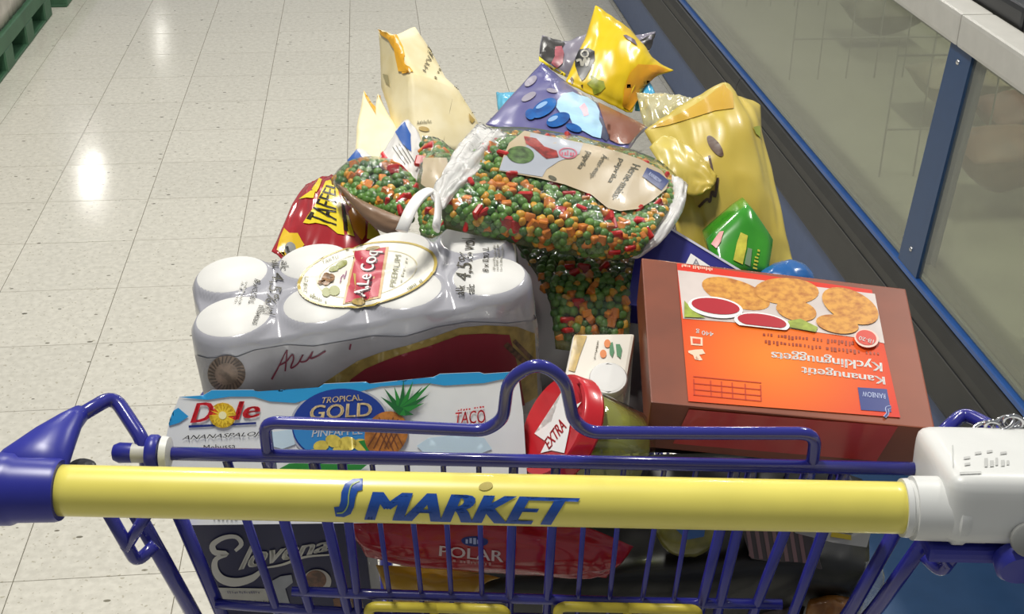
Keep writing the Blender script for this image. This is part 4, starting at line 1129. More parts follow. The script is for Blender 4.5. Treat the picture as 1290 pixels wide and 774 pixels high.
text('brand_text', bv, 'RAINBOW', Q([(835, 318), (890, 358), (900, 344), (846, 304)]), C_('brandpale', 'b9c4e6'), film, 0.0015)
poly('cooking_mark', bv, Q(ell(370, 332, 22, 10, 25)), tx, film, 0.0012)
# milky sealed end and gathered end of that bag
S_ = Pouch([[(846, 222, .46), (842, 258, .42), (816, 296, .375), (786, 322, .355)], [(856, 225, .458), (852, 262, .415), (826, 300, .37), (798, 326, .353)], [(866, 234, .455), (860, 266, .41), (836, 302, .368), (808, 322, .352)]], 0.004, 0.004, 0.0, 0.004, 9)
V, Fc = S_.data(30, 14); mk('sealed_end', V, Fc, milky, vb, True)
G_ = Pouch([[(544, 252, .36), (555, 224, .39), (573, 190, .44), (600, 158, .50)], [(551, 260, .345), (566, 232, .375), (590, 200, .42), (622, 163, .49)], [(558, 266, .34), (577, 243, .365), (606, 216, .405), (640, 170, .475)]], 0.006, 0.004, 0.0, 0.006, 12, (4, 9))
V, Fc = G_.data(30, 20); mk('gathered_end', V, Fc, milky, vb, True)
# second bag at the left
net = [[(416, 226, .53), (441, 206, .545), (485, 203, .54), (512, 218, .51), (530, 234, .475)],
       [(421, 234, .50), (449, 222, .505), (484, 222, .495), (510, 238, .47), (527, 250, .45)],
       [(430, 240, .475), (453, 247, .465), (482, 256, .455), (504, 262, .44), (520, 268, .43)],
       [(440, 244, .46), (456, 258, .45), (482, 270, .44), (503, 276, .43), (514, 282, .42)]]
vb2, film2, bv2, P2 = vegbag('clear vegetable bag with blue-printed film, propped beside the red snack bag', net, 6, limit=150, front=0.016)
kr = mat('kraft_brown', '8d7058', 0.45, col2='75593f', scale=8, detail=6, coat=0.3)
S_ = Pouch([[(424, 232, .475), (450, 249, .45), (482, 264, .43), (512, 276, .415)], [(440, 247, .462), (458, 262, .44), (482, 278, .425), (508, 285, .412)], [(458, 264, .448), (468, 280, .433), (484, 293, .42), (503, 294, .412)]], 0.006, 0.012, 0.0, 0.0012, 5)
V, Fc = S_.data(26, 12); mk('kraft_side', V, Fc, kr, vb2, True)
S_ = Pouch([[(498, 167, .585), (512, 151, .60), (528, 168, .585)], [(484, 190, .56), (510, 190, .555), (534, 200, .54)], [(474, 206, .54), (505, 218, .51), (528, 238, .48)]], 0.003, 0.002, 0.0, 0.0025, 15)
V, Fc = S_.data(20, 20); hd = mk('printed_header', V, Fc, C_('header_white', 'dfdcd8', 0.25, coat=0.4), vb2, True); hv = bvh_of(hd)
poly('blue_print', hv, [(498, 167), (510, 154), (517, 170), (518, 192), (508, 184)], C_('hdrblue', '2b5aa6'), hd, 0.0006)
poly('red_print', hv, [(476, 196), (482, 190), (489, 200), (480, 203)], red, hd, 0.0006)
for k in range(4): poly('print_line', hv, stroke([(495 + k * 4, 186 - k * 2), (510 + k * 4, 208 - k)], 0.8, False), ink, hd, 0.0006)
S_ = Pouch([[(437, 205, .555), (450, 188, .575), (462, 192, .57)], [(444, 210, .545), (462, 205, .55), (478, 206, .545)]], 0.002, 0.002, 0.0, 0.001, 16)
V, Fc = S_.data(12, 12); hd = mk('printed_corner', V, Fc, C_('header_white', 'dfdcd8'), vb2, True); hv = bvh_of(hd)
poly('blue_print', hv, [(438, 203), (450, 189), (459, 202), (446, 208)], C_('hdrblue', '2b5aa6'), hd, 0.0006)
# third bag: only a corner with beige film and vegetables shows between the other two
net = [[(532, 172, .56), (552, 175, .56), (572, 190, .54)], [(530, 196, .53), (552, 200, .52), (572, 208, .50)], [(526, 224, .48), (545, 230, .46), (566, 232, .44)], [(528, 262, .43), (545, 266, .415), (564, 266, .40)], [(530, 298, .385), (548, 302, .375), (568, 302, .37)]]
vb3, film3, bv3, P3 = vegbag('crumpled vegetable bag corner squeezed between two other vegetable bags', net, 8, limit=60, front=0.010, back=0.012, keep=lambda x, y: y < 204 or y > 252)
poly('beige_print', bv3, [(534, 200), (562, 200), (566, 215), (556, 240), (548, 248), (531, 232)], C_('kraft_beige', 'cdbca0'), film3, 0.0008)
# fourth bag: dark, under the big one
net = [[(640, 296, .43), (720, 308, .43), (806, 318, .42)], [(672, 340, .39), (735, 346, .39), (800, 350, .38)], [(692, 380, .355), (742, 384, .355), (795, 386, .35)], [(700, 440, .33), (745, 445, .33), (792, 445, .325)]]
vb4, film4, bv4, P4 = vegbag('shaded vegetable bag half hidden under the large vegetable bag', net, 10, limit=120, front=0.008, back=0.02)

# ---- red snack bag
Q = lambda pts: off_px(pts, 340, 210, 180 / 1161)
chip = mat('snack_red', 'a8222a', 0.25, var=0.06, scale=20, coat=0.4)
e, o, bv, P = bag('snack_bag', 'red snack bag with yellow lettering behind the beer pack', 'snack bag',
    [[(384, 236, .60), (402, 225, .61), (421, 222, .61), (434, 232, .585)], [(368, 260, .555), (395, 258, .555), (428, 256, .545), (455, 262, .53)], [(355, 290, .51), (390, 295, .50), (432, 295, .49), (478, 294, .475)], [(342, 318, .47), (372, 335, .455), (420, 335, .445), (478, 318, .445)]], chip, 0.012, 0.03, 0.03, 0.003, 21)
sy = C_('snackyellow', 'ecd31f', 0.25, coat=0.4)
poly('yellow_band', bv, Q([(272, 462), (322, 388), (385, 290), (425, 190), (455, 125), (500, 112), (535, 135), (565, 230), (582, 330), (598, 470), (606, 560), (550, 548), (470, 482), (375, 462), (320, 470)]), sy, o, 0.0007)
text('brand_lettering', bv, 'TAFFEL', Q([(545, 520), (535, 140), (478, 130), (300, 430)]), C_('snackblack', '2a2113', 0.25), o, 0.0012, bold=0.02)
for pp in ([(240, 268), (330, 205), (375, 190), (355, 262), (300, 258)], [(345, 190), (400, 100), (425, 110), (400, 180), (378, 215)], [(600, 392), (640, 405), (690, 572), (632, 556)]):
    poly('yellow_flash', bv, Q(pp), sy, o, 0.0008)
poly('orange_flash', bv, Q([(640, 372), (700, 312), (775, 430), (775, 560), (750, 605), (680, 520)]), C_('snackorange', 'd98a1e', 0.25), o, 0.0008)
poly('gold_flash', bv, Q([(800, 450), (895, 560), (860, 608), (790, 590)]), C_('snackgold', 'c9b22a', 0.25), o, 0.0008)
poly('dark_stripe', bv, Q([(585, 300), (610, 330), (640, 540), (606, 520)]), C_('snackblack', '2a2113', 0.25), o, 0.001)
poly('round_badge', bv, Q([(120, 505), (160, 545), (230, 545), (282, 640), (230, 700), (130, 742), (60, 680), (85, 590)]), C_('badgeyellow', 'e0b92a', 0.25), o, 0.0008)
poly('badge_disc', bv, Q(ell(168, 672, 48, 52, 0)), C_('badgegrey', '8f8f8c', 0.25), o, 0.0011)
text('badge_text', bv, 'L', Q([(145, 715), (215, 690), (195, 640), (130, 660)]), black, o, 0.0015, bold=0.03)
poly('pink_scribble', bv, stroke(Q([(590, 270), (610, 255), (625, 290), (655, 300)]), 1.8), C_('pinkish', 'e08a9a'), o, 0.0012)

# ---- cream paper bags
crm = mat('cream_paper', 'efe3bc', 0.55, col2='e4d4a2', scale=25, bump=0.15, bscale=30)
oran = C_('lining', 'eeb02c', 0.5)
def facet_bag(name, lab, cat, front, faces, m, depth, group=None, sub=3, sm=1, amp=0.0015, seed=3, shift=None):
    V, Fc = facet(front, faces, depth, sub, sm, amp, seed, shift)
    c = sum(V, Vector()) / len(V); c.z = min(v.z for v in V)
    e = empty(name, c, lab, cat, group)
    o = mk('bag_body', V, Fc, m, e, True)
    return e, o, bvh_of(o)
fr = [(477, 36, .76), (498, 44, .715), (517, 92, .665), (523, 34, .77), (562, 98, .705), (578, 113, .69), (604, 160, .665), (590, 190, .63), (555, 195, .60), (520, 190, .60), (505, 195, .61), (492, 150, .66), (480, 110, .72)]
fc = [(0, 1, 2, 11, 12), (1, 3, 4, 2), (2, 4, 5, 8, 9), (2, 9, 10, 11), (5, 6, 7, 8)]
e, o, bv = facet_bag('paper_bag', 'tall creased cream paper bag with orange lining, standing in the heap', 'paper bag', fr, fc, crm, 0.05, 'cream paper bags in the cart', 5, 0, 0.0022, 3, CV * 0.05 + CZ * -0.03)
poly('orange_lip', bv, [(478, 36), (486, 35), (498, 42), (507, 60), (511, 80), (520, 91), (508, 93), (501, 78), (497, 62), (490, 50), (481, 44)], oran, o, 0.001, 5)
poly('orange_fold', bv, [(498, 66), (503, 66), (508, 82), (518, 92), (503, 90)], oran, o, 0.0012, 5)
text('lettering', bv, 'HYVÄÄ', [(536, 92), (551, 62), (541, 56), (530, 90)], C_('bagink', '5c553e'), o, 0.0008, shear=0.2)
marks('small_lettering', bv, 6, [(549, 101), (560, 80), (555, 76), (545, 98)], C_('bagink2', '8d8462'), o, 0.0008)
marks('small_lettering', bv, 11, [(525, 157), (543, 155), (543, 151), (526, 153)], C_('bagink2', '8d8462'), o, 0.0008)
marks('small_lettering', bv, 22, [(566, 96), (598, 146), (600, 144), (569, 94)], C_('bagink', '5c553e'), o, 0.0008)
poly('wheat_print', bv, ell(534, 163, 7, 3, 10, 12), C_('wheat', 'b99b4e'), o, 0.0008)
poly('wheat_print', bv, [(590, 143), (598, 152), (594, 156), (591, 152)], C_('wheat', 'b99b4e'), o, 0.0008)
poly('wheat_print', bv, [(483, 93), (490, 95), (492, 108), (487, 104)], C_('wheatpale', 'b5aa7c'), o, 0.0008)
fr = [(458, 114, .70), (473, 138, .66), (476, 118, .705), (498, 160, .62), (505, 190, .585), (480, 205, .56), (446, 195, .575), (449, 160, .63)]
fc = [(0, 1, 5, 6, 7), (1, 2, 3, 4, 5)]
e, o, bv = facet_bag('paper_bag', 'short open cream paper bag beside the tall one', 'paper bag', fr, fc, mat('cream_light', 'f6ecc4', 0.5, col2='ecdfb0', scale=25), 0.03, 'cream paper bags in the cart', 5, 0, 0.0016, 9, CV * 0.018 - CZ * 0.01)
poly('orange_lip', bv, [(458, 115), (465, 122), (473, 137), (474, 145), (466, 132), (460, 122)], oran, o, 0.001, 5)
poly('orange_fold', bv, [(473, 118), (478, 116), (478, 121), (475, 123)], oran, o, 0.001, 5)

# ---- bags at the far end
ylw = mat('glossy_yellow', 'f0d21c', 0.28, col2='e9c414', scale=14, coat=0.4)
e, o, bv, P = bag('sweets_bag', 'bright yellow and orange pillow bag with a black oval mark', 'bag',
    [[(750, 7, .87), (774, 23, .865), (797, 42, .85), (822, 75, .83), (848, 90, .815)], [(738, 45, .835), (763, 55, .82), (787, 67, .81), (808, 85, .80), (826, 97, .795)], [(726, 72, .80), (752, 86, .785), (778, 100, .775), (796, 112, .775), (810, 112, .775)], [(712, 104, .765), (744, 120, .75), (772, 133, .745), (786, 140, .745), (796, 142, .745)]], ylw, 0.016, 0.02, 0.03, 0.0025, 31)
Q = lambda pts: off_px(pts, 660, 0, 200 / 1032)
poly('orange_area', bv, Q([(690, 470), (740, 420), (860, 425), (950, 462), (870, 478), (790, 560), (740, 640), (690, 725), (640, 690), (650, 580)]), mat('print_orangeglow', 'ea9a22', 0.28, col2='efb41e', scale=20, coat=0.4), o, 0.0006)
poly('black_oval', bv, Q([(335, 430), (335, 370), (365, 325), (420, 315), (460, 335), (462, 390), (435, 450), (400, 510), (378, 528), (355, 490)]), black, o, 0.0006)
poly('oval_ring', bv, [Q(q) for q in ring((398, 355), 0.62, 1.0, (28, 0), (0, 26), 20)], C_('ovalgrey', 'a9a598'), o, 0.001)
poly('oval_script', bv, stroke(Q([(345, 400), (370, 395), (380, 430), (400, 385), (410, 430), (425, 380)]), 3), C_('ovalgrey', 'a9a598'), o, 0.001)
poly('purple_mark', bv, Q([(645, 232), (665, 230), (700, 250), (718, 262), (735, 300), (705, 280), (660, 250)]), C_('purplemark', '6a5a6e'), o, 0.0006)
poly('green_plant', bv, Q([(410, 545), (440, 520), (430, 490), (460, 500), (480, 520), (520, 530), (530, 570), (500, 600), (470, 580), (455, 620), (445, 575)]), C_('plantgreen', 'a3ab2c', var=0.2, scale=140), o, 0.0006)
for pp in ([(300, 520), (312, 500), (325, 520), (312, 555)], [(370, 555), (385, 550), (380, 580)]): poly('dark_mark', bv, Q(pp), C_('bagbrown', '5a3a1e'), o, 0.0006)

gry = mat('violet_grey_film', '8d8898', 0.3, var=0.1, scale=12, coat=0.3)
e, o, bv, P = bag('grey_bag', 'grey pillow bag with black corners behind the yellow bag', 'bag',
    [[(683, 45, .93), (712, 54, .92), (742, 46, .93), (785, 48, .94), (826, 40, .94)], [(680, 60, .90), (712, 70, .885), (745, 66, .89), (785, 66, .90), (822, 52, .925)], [(679, 76, .87), (712, 95, .85), (750, 100, .85), (790, 90, .87), (818, 64, .905)]], gry, 0.012, 0.02, 0.03, 0.003, 33)
poly('black_corner', bv, [(684, 47), (697, 48), (712, 55), (708, 62), (702, 75), (693, 80), (680, 72)], C_('cornerblack', '33302e', 0.3), o, 0.0008)
poly('pink_figure', bv, [(700, 60), (708, 59), (711, 68), (709, 80), (702, 86), (695, 80), (699, 72)], C_('pinkfig', 'b8606c', var=0.2, scale=90), o, 0.0012)
poly('yellow_edge', bv, [(679, 72), (690, 80), (712, 94), (714, 98), (690, 86), (679, 77)], yellow, o, 0.0012)
poly('black_corner', bv, [(806, 52), (826, 41), (823, 52), (818, 63), (808, 60)], C_('cornerblack', '33302e', 0.3), o, 0.0008)

indg = mat('indigo_film', '53528c', 0.28, col2='6a6796', scale=9, coat=0.4)
e, o, bv, P = bag('chocolate_bag', 'indigo sweets bag printed with blue wrapped candies and a pale flower', 'bag',
    [[(683, 79, .75), (706, 98, .735), (730, 118, .72), (765, 138, .70), (817, 161, .665)], [(650, 115, .69), (684, 130, .665), (718, 145, .65), (758, 160, .635), (803, 174, .615)], [(612, 157, .61), (655, 170, .58), (705, 184, .56), (750, 194, .55), (790, 194, .55)]], indg, 0.014, 0.02, 0.03, 0.002, 35)
Q = lambda pts: off_px(pts, 610, 70, 220 / 1290)
poly('brown_end', bv, Q([(835, 350), (1000, 430), (1100, 480), (1185, 525), (1060, 660), (990, 660), (925, 630), (990, 545), (870, 460)]), C_('chocbrown', '86503a', 0.35, coat=0.2), o, 0.0010, 4)
poly('navy_patch', bv, Q([(850, 460), (975, 545), (900, 640), (850, 600)]), C_('darknavy', '1d2448'), o, 0.0008)
poly('flower', bv, Q([(540, 340), (580, 290), (650, 275), (700, 300), (760, 315), (820, 360), (850, 420), (845, 480), (870, 530), (860, 620), (800, 605), (740, 570), (660, 530), (620, 440), (560, 430), (530, 390)]), C_('flowerblue', 'a9d4ef', var=0.12, scale=40), o, 0.001)
poly('flower_heart', bv, Q([(700, 390), (735, 360), (760, 400), (770, 450), (735, 460), (720, 420)]), C_('flowerpink', 'e6b4c0'), o, 0.0014)
cb = mat('print_candy', '2269b4', 0.25, col2='1a4a8e', scale=60)
for (x, y, a, b, r) in ((440, 400, 105, 52, -35), (545, 485, 90, 48, -20), (345, 445, 40, 40, 0), (660, 545, 60, 28, 20)): poly('candy_picture', bv, Q(ell(x, y, a, b, r)), cb, o, 0.0018)
for (x, y, a, b, r) in ((425, 380, 48, 16, -30), (505, 480, 40, 16, -25)): poly('candy_shine', bv, Q(ell(x, y, a, b, r, 14)), C_('candyshine', '8ab0da'), o, 0.0021)
for (x, y, a, b, r) in ((345, 195, 55, 26, -40), (330, 310, 60, 24, -30), (500, 265, 40, 16, 10)): poly('beige_blob', bv, Q(ell(x, y, a, b, r, 16)), C_('beigeblob', '9d97a6', var=0.1), o, 0.0008)

# ---- matt gold bags at the right
gld = mat('soft_gold', 'd8c565', 0.34, col2='c8b04a', scale=10, coat=0.2)
e, o, bv, P = bag('gold_bag', 'large crumpled yellow gold bag with a drawn face, by the freezer side', 'bag',
    [[(812, 166, .62), (845, 142, .635), (880, 122, .65), (912, 104, .665), (930, 122, .665), (957, 134, .665)], [(828, 196, .585), (860, 180, .59), (892, 168, .595), (920, 160, .60), (942, 165, .61), (962, 182, .615)], [(842, 235, .545), (870, 228, .55), (900, 222, .55), (928, 222, .555), (955, 230, .565), (974, 248, .57)], [(850, 280, .51), (880, 285, .515), (910, 285, .515), (940, 285, .52), (968, 288, .53), (990, 296, .53)], [(856, 330, .48), (885, 340, .485), (915, 345, .485), (945, 345, .49), (975, 342, .50), (1000, 336, .505)]], gld, 0.015, 0.03, 0.02, 0.006, 41, wfreq=(6, 3))
Q = lambda pts: off_px(pts, 790, 90, 220 / 655)
dk = C_('facebrown', '5b4438')
for pp in (ell(330, 282, 18, 46, -35), ell(215, 292, 28, 18, 25)): poly('eye_print', bv, Q(pp), dk, o, 0.0008)
poly('nose_print', bv, stroke(Q([(290, 345), (318, 375), (308, 318)]), 3), dk, o, 0.0008)
poly('mouth_print', bv, stroke(Q([(270, 510), (300, 480), (310, 490), (320, 450), (330, 470), (340, 400)]), 3.4), dk, o, 0.0008)
poly('pink_print', bv, Q(ell(345, 578, 22, 18)), C_('pinkprint', 'd08a6c'), o, 0.0008)
poly('lip_fold', bv, Q([(85, 215), (200, 160), (290, 105), (362, 50), (395, 85), (400, 140), (330, 150), (250, 175), (150, 205)]), mat('deep_gold', 'd2ab3c', 0.3, col2='c79c30', scale=12, coat=0.4), o, 0.0006)
poly('green_print', bv, Q([(470, 210), (495, 205), (498, 250), (480, 235)]), C_('greenprint', 'a9b24a'), o, 0.0008)
gl2 = Pouch([[(818, 186, .545), (836, 172, .555), (862, 180, .555), (884, 198, .545), (903, 222, .53)], [(834, 212, .52), (848, 205, .525), (866, 212, .525), (884, 222, .52), (900, 232, .515)], [(846, 238, .50), (856, 240, .50), (868, 246, .50), (880, 246, .50), (894, 238, .505)]], 0.003, 0.004, 0.0, 0.0025, 44)
V, Fc = gl2.data(24, 20); mk('folded_flap', V, Fc, gld, e, True)
foil = mat('pale_foil', 'e9e3c6', 0.15, metal=0.35, col2='d2c88e', scale=16, bump=0.5, bscale=25)
e, o, bv, P = bag('foil_bag', 'shiny pale gold foil bag behind the large gold bag', 'bag',
    [[(802, 118, .74), (830, 119, .74), (860, 122, .74), (884, 126, .74)], [(806, 138, .72), (834, 142, .71), (862, 142, .71), (888, 140, .715)], [(812, 164, .69), (838, 168, .68), (864, 166, .685), (892, 160, .69)]], foil, 0.010, 0.015, 0.04, 0.005, 46)
e, o, bv, P = bag('blue_wrapper', 'light blue wrapper corner peeking out beside the indigo bag', 'wrapper',
    [[(625, 117, .76), (638, 117, .75), (656, 116, .74)], [(626, 128, .74), (640, 130, .73), (656, 132, .72)], [(628, 142, .72), (642, 148, .70), (660, 150, .69)]], C_('wrapblue', '5fb4d8', 0.25, coat=0.4), 0.006, 0.01, 0.02, 0.002, 48, N=16, Mm=16)
e, o, bv, P = bag('blue_wrapper', 'light blue wrapper tip between the yellow bag and the foil bag', 'wrapper',
    [[(802, 108, .80), (812, 100, .80), (820, 106, .795)], [(800, 122, .78), (813, 118, .78), (826, 119, .775)], [(800, 140, .76), (814, 140, .755), (828, 138, .755)]], C_('wrapcyan', '4fb0dc', 0.25, coat=0.4), 0.006, 0.01, 0.02, 0.002, 49, N=16, Mm=16)

# ---- dark blue box, green packet and blue packet behind the nugget box
fr = [(831, 278, .42), (938, 343, .385), (935, 380, .36), (860, 392, .345), (790, 384, .35), (800, 326, .385), (814, 298, .405)]
V, Fc = facet(fr, [tuple(range(7))], 0.05, 0, 0, 0, 0, CV * 0.03 - CZ * 0.035)
e = empty('carton_box', at(850, 350, 0.40) - CZ * 0.05, 'dark blue carton wedged between vegetable bag and nugget box', 'carton')
o = mk('carton_body', V, Fc, C_('deepblue', '2a2a80', 0.35), e); bv = bvh_of(o)
poly('white_edge', bv, [(832, 279.5), (936, 342.5), (935, 345), (831, 282)], C_('edgewhite', 'c9c9d6'), o, 0.0006, 30)
poly('white_label', bv, [(870, 320), (894, 336), (880, 340), (863, 334)], white, o, 0.0006)
text('label_text', bv, 'A', [(872, 335), (882, 337), (880, 328), (873, 326)], C_('greytext', '8b8a96'), o, 0.0009)
fr = [(889, 305, .435), (944, 256, .465), (976, 303, .445), (968, 348, .41), (938, 352, .40), (905, 345, .40)]
V, Fc = facet(fr, [(0, 1, 4, 5), (1, 2, 3, 4)], 0.05, 3, 1, 0.0004, 2, CV * 0.05 - CZ * 0.01)
e = empty('green_packet', at(935, 340, 0.43) - CZ * 0.02, 'bright green packet with red and yellow print, on its edge', 'packet')
o = mk('packet_body', V, Fc, mat('packet_green', '3fa02a', 0.22, col2='2f8a20', scale=25, coat=0.5), e, True); bv = bvh_of(o)
Q = lambda pts: off_px(pts, 860, 240, 200 / 1290)
poly('red_print', bv, Q([(232, 440), (300, 340), (335, 335), (310, 420), (275, 475)]), C_('packetred', 'b5302a'), o, 0.0008)
poly('yellow_print', bv, Q([(410, 570), (440, 430), (470, 345), (525, 370), (515, 480), (485, 605)]), C_('packetyellow', 'd8d24a', var=0.15, scale=120), o, 0.0008)
poly('grey_print', bv, Q([(500, 600), (525, 470), (560, 480), (545, 620)]), C_('packetgrey', '7f9a78'), o, 0.0008)
marks('lettering', bv, 6, Q([(600, 650), (625, 480), (595, 470), (565, 640)]), C_('packetyellow', 'd8d24a'), o, 0.0008)
e, o, bv, P = bag('blue_packet', 'small domed blue packet beside the green packet', 'packet',
    [[(960, 343, .42), (984, 333, .43), (1002, 332, .43), (1018, 345, .425)], [(955, 352, .40), (982, 348, .40), (1004, 348, .40), (1026, 352, .405)], [(955, 364, .385), (982, 366, .38), (1006, 366, .38), (1030, 362, .39)]], C_('packetblue', '1f62a8', 0.25, coat=0.4), 0.01, 0.02, 0.02, 0.0015, 51, N=24, Mm=20)

# ---- jar with red lid, lying with the lid towards the handle
lc_ = at(697, 536, 0.125)
ax = (RM @ Vector((-0.80, -0.40, -0.45))).normalized()
jar = empty('pickle_jar', lc_ - ax * 0.06 - CZ * 0.045, 'glass jar of green pickles lying down, red lid facing the handle', 'jar')
lidm = mat('lid_red', 'c41a26', 0.28, var=0.03, coat=0.4)
def lathe2(name, c0, ax, prof, m, parent, n=40): return lathe(name, c0, ax, prof, m, parent, n)
LR = 0.044
ld_ = lathe2('lid', lc_, -ax, [(-0.0005, 0.0), (-0.0005, LR * 0.80), (0.0006, LR * 0.83), (-0.0012, LR * 0.87), (-0.0012, LR * 0.95), (0.001, LR), (0.012, LR * 1.02), (0.0135, LR * 1.035), (0.016, LR * 1.0), (0.016, LR * 0.9)], lidm, jar)
bv = bvh_of(ld_)
Q = lambda pts: off_px(pts, 640, 410, 200 / 774)
poly('star_print', bv, Q([(262, 330), (280, 330), (280, 420), (362, 375), (310, 450), (300, 520), (278, 625), (215, 612), (162, 625), (190, 570), (132, 530), (215, 470)]), white, ld_, 0.0004)
text('lettering', bv, 'EXTRA', Q([(205, 610), (292, 500), (262, 452), (180, 568)]), C_('lidred2', 'b81822'), ld_, 0.0008, bold=0.03, shear=0.1)
poly('white_print', bv, Q([(210, 625), (228, 612), (275, 640), (262, 700), (232, 690)]), white, ld_, 0.0004) if False else None
lathe2('glass_body', lc_, -ax, [(0.016, 0.034), (0.02, 0.036), (0.028, 0.040), (0.068, 0.040), (0.077, 0.035), (0.078, 0.005)], film_mat('jar_glass', (0.94, 0.97, 0.90), 0.06, 0.04, 0.0), jar)
lathe2('brine', lc_, -ax, [(0.017, 0.005), (0.018, 0.032), (0.028, 0.0378), (0.067, 0.0378), (0.074, 0.032), (0.075, 0.004)], film_mat('brine', (0.82, 0.84, 0.45), 0.03, 0.05, 0.2, 40, 0.55, (0.45, 0.43, 0.12)), jar)
r_ = random.Random(5)
s1 = ax.cross(CZ).normalized(); s2 = ax.cross(s1)
pk = mat('pickle_green', '8d9a35', 0.35, col2='6d7c24', scale=60)
for k in range(11):
    a = 2 * pi * k / 11; c = lc_ - ax * (0.034 + 0.013 * (k % 3)) + (s1 * cos(a) + s2 * sin(a)) * 0.0275
    d = (ax * 0.8 + s1 * r_.uniform(-.3, .3)).normalized()
    V, Fc = tube_data([c + d * t for t in (-0.014, -0.012, -0.005, 0.005, 0.012, 0.014)], [0.002, 0.006, 0.0085, 0.0085, 0.006, 0.002], 10)
    mk('pickle', V, Fc, pk, jar, True)

# ---- white juice carton with a round cap, beside the jar
tl, tr, bl = at(722, 421, 0.245), at(800, 420, 0.245), at(706, 498, 0.19)
br = tr + (bl - tl)
up = (tr - tl).cross(bl - tl).normalized(); up = up if up.z > 0 else -up
jc = empty('juice_carton', (tl + tr + br + bl) / 4 - up * 0.14, 'white juice carton with round cap and printed oranges', 'carton')
o = hexa('carton_body', [tl, tr, br, bl], -up * 0.14, C_('carton_ivory', 'e3ddd0', 0.35), jc, 0.003); bv = bvh_of(o)
Q = lambda pts: off_px(pts, 640, 410, 200 / 774)
poly('gold_side', bv, Q([(325, 50), (385, 55), (350, 150), (325, 230), (295, 222)]), C_('sidegold', 'c2a040', var=0.2, scale=90), o, 0.0005)
for (x, y) in ((484, 92), (464, 142)): poly('orange_print', bv, Q(ell(x, y, 16, 20)), C_('fruitorange', 'd8761e'), o, 0.0006)
for pp in ([(495, 90), (510, 85), (518, 130), (508, 160), (495, 140)], [(525, 95), (545, 95), (556, 120), (548, 165), (530, 150)]): poly('leaf_print', bv, Q(pp), C_('leafgreen', '2c7a44'), o, 0.0006)
marks('small_lettering', bv, 10, Q([(418, 165), (436, 75), (446, 75), (426, 168)]), C_('bagink', '5c553e'), o, 0.0006)
capc = bv.ray_cast(EYE, ray(766, 482).normalized())[0]
lathe('screw_cap', capc - up * 0.001, up, [(0, 0.0165), (0.007, 0.0163), (0.0082, 0.0152), (0.0084, 0.0135), (0.0078, 0.0125), (0.0078, 0.0005)], C_('capwhite', 'dcdcda', 0.4), jc, 28)

# ================================================================== low goods seen through the rear gate
tl, tr = at(232, 659, 0.138), at(457, 657, 0.138); bl = tl + (at(274, 762, 0.162) - tl) * 2.0; br = tr + (at(470, 768, 0.162) - tr) * 2.0
pn = (tr - tl).cross(bl - tl).normalized(); pn = pn if pn.dot(CV) > 0 else -pn
br = br - pn * (br - tl).dot(pn)
ob = empty('oat_box', (bl + br) / 2 + pn * 0.035, 'navy oatmeal box with cream script lettering behind the gate', 'food box')
o = hexa('box_body', [tl, tr, br, bl], pn * 0.05, C_('boxnavy', '1a1f4c', 0.45), ob); bv = bvh_of(o)
Q = lambda pts: off_px(pts, 220, 640, 250 / 1290)
scr = C_('scriptcream', 'd8d6cc', 0.4)
poly('script_lettering', bv, stroke(Q([(395, 275), (435, 230), (400, 185), (320, 190), (250, 235), (265, 285), (340, 295), (270, 330), (265, 400), (310, 460), (400, 480), (500, 455), (560, 410)]), [4, 6, 5, 6, 8, 7, 5, 8, 10, 11, 9, 5]), scr, o, 0.0006)
text('script_lettering', bv, 'lovena', Q([(415, 402), (1010, 272), (1000, 185), (440, 250)]), scr, o, 0.0006, bold=0.035, shear=0.35, step=0)
poly('script_underline', bv, stroke(Q([(590, 385), (700, 365), (850, 315), (1020, 300)]), [2, 3.4, 2]), scr, o, 0.0006)
poly('cream_strip', bv, Q([(275, 515), (640, 522), (668, 625), (318, 622)]), C_('stripcream', 'c9c7bc'), o, 0.0005)
text('small_lettering', bv, 'Välipalakeksi', Q([(345, 618), (640, 618), (634, 596), (340, 596)]), black, o, 0.0009, step=0)
marks('small_lettering', bv, 14, Q([(345, 552), (560, 552), (556, 536), (340, 536)]), C_('greytext', '8b8a96'), o, 0.0009)
poly('bowl_picture', bv, Q(ell(930, 470, 90, 75, 10)), C_('bowl', 'c9c4bd'), o, 0.0006)
poly('oats_picture', bv, Q(ell(920, 460, 68, 60, 10)), C_('oats', '8a5a40', var=0.35, scale=130), o, 0.0009)
poly('cloth_picture', bv, Q([(635, 470), (690, 440), (760, 430), (770, 480), (720, 520), (750, 620), (680, 630), (650, 530)]), C_('cloth', 'a9aeb6', var=0.15), o, 0.0007)
poly('biscuit_picture', bv, Q([(1030, 590), (1080, 570), (1190, 580), (1190, 640), (1040, 650)]), C_('biscuit', '8a5c3a', var=0.3, scale=120), o, 0.0007)

rb = mat('cheese_red', 'b8202c', 0.22, var=0.08, scale=14, coat=0.5)
e, o, bv, P = bag('cheese_bag', 'red plastic-wrapped block with white lettering behind the gate', 'bag',
    [[(428, 652, .135), (520, 645, .135), (640, 648, .135), (735, 664, .135), (798, 689, .135)], [(446, 676, .125), (520, 684, .122), (640, 690, .122), (735, 702, .125), (784, 708, .132)], [(462, 700, .125), (520, 714, .122), (640, 723, .122), (722, 728, .125), (764, 728, .132)]], rb, 0.008, 0.03, 0.02, 0.003, 61)
text('brand_lettering', bv, 'POLAR', [(553, 700), (634, 708), (634, 694), (554, 687)], C_('cheesewhite', 'e6cfcb'), o, 0.0008, bold=0.015)
marks('small_lettering', bv, 11, [(570, 707), (620, 712), (620, 708), (570, 703)], C_('cheesepink', 'd89a98'), o, 0.0008)
poly('navy_oval', bv, ell(598, 682, 17, 6, 3), navy, o, 0.0008)
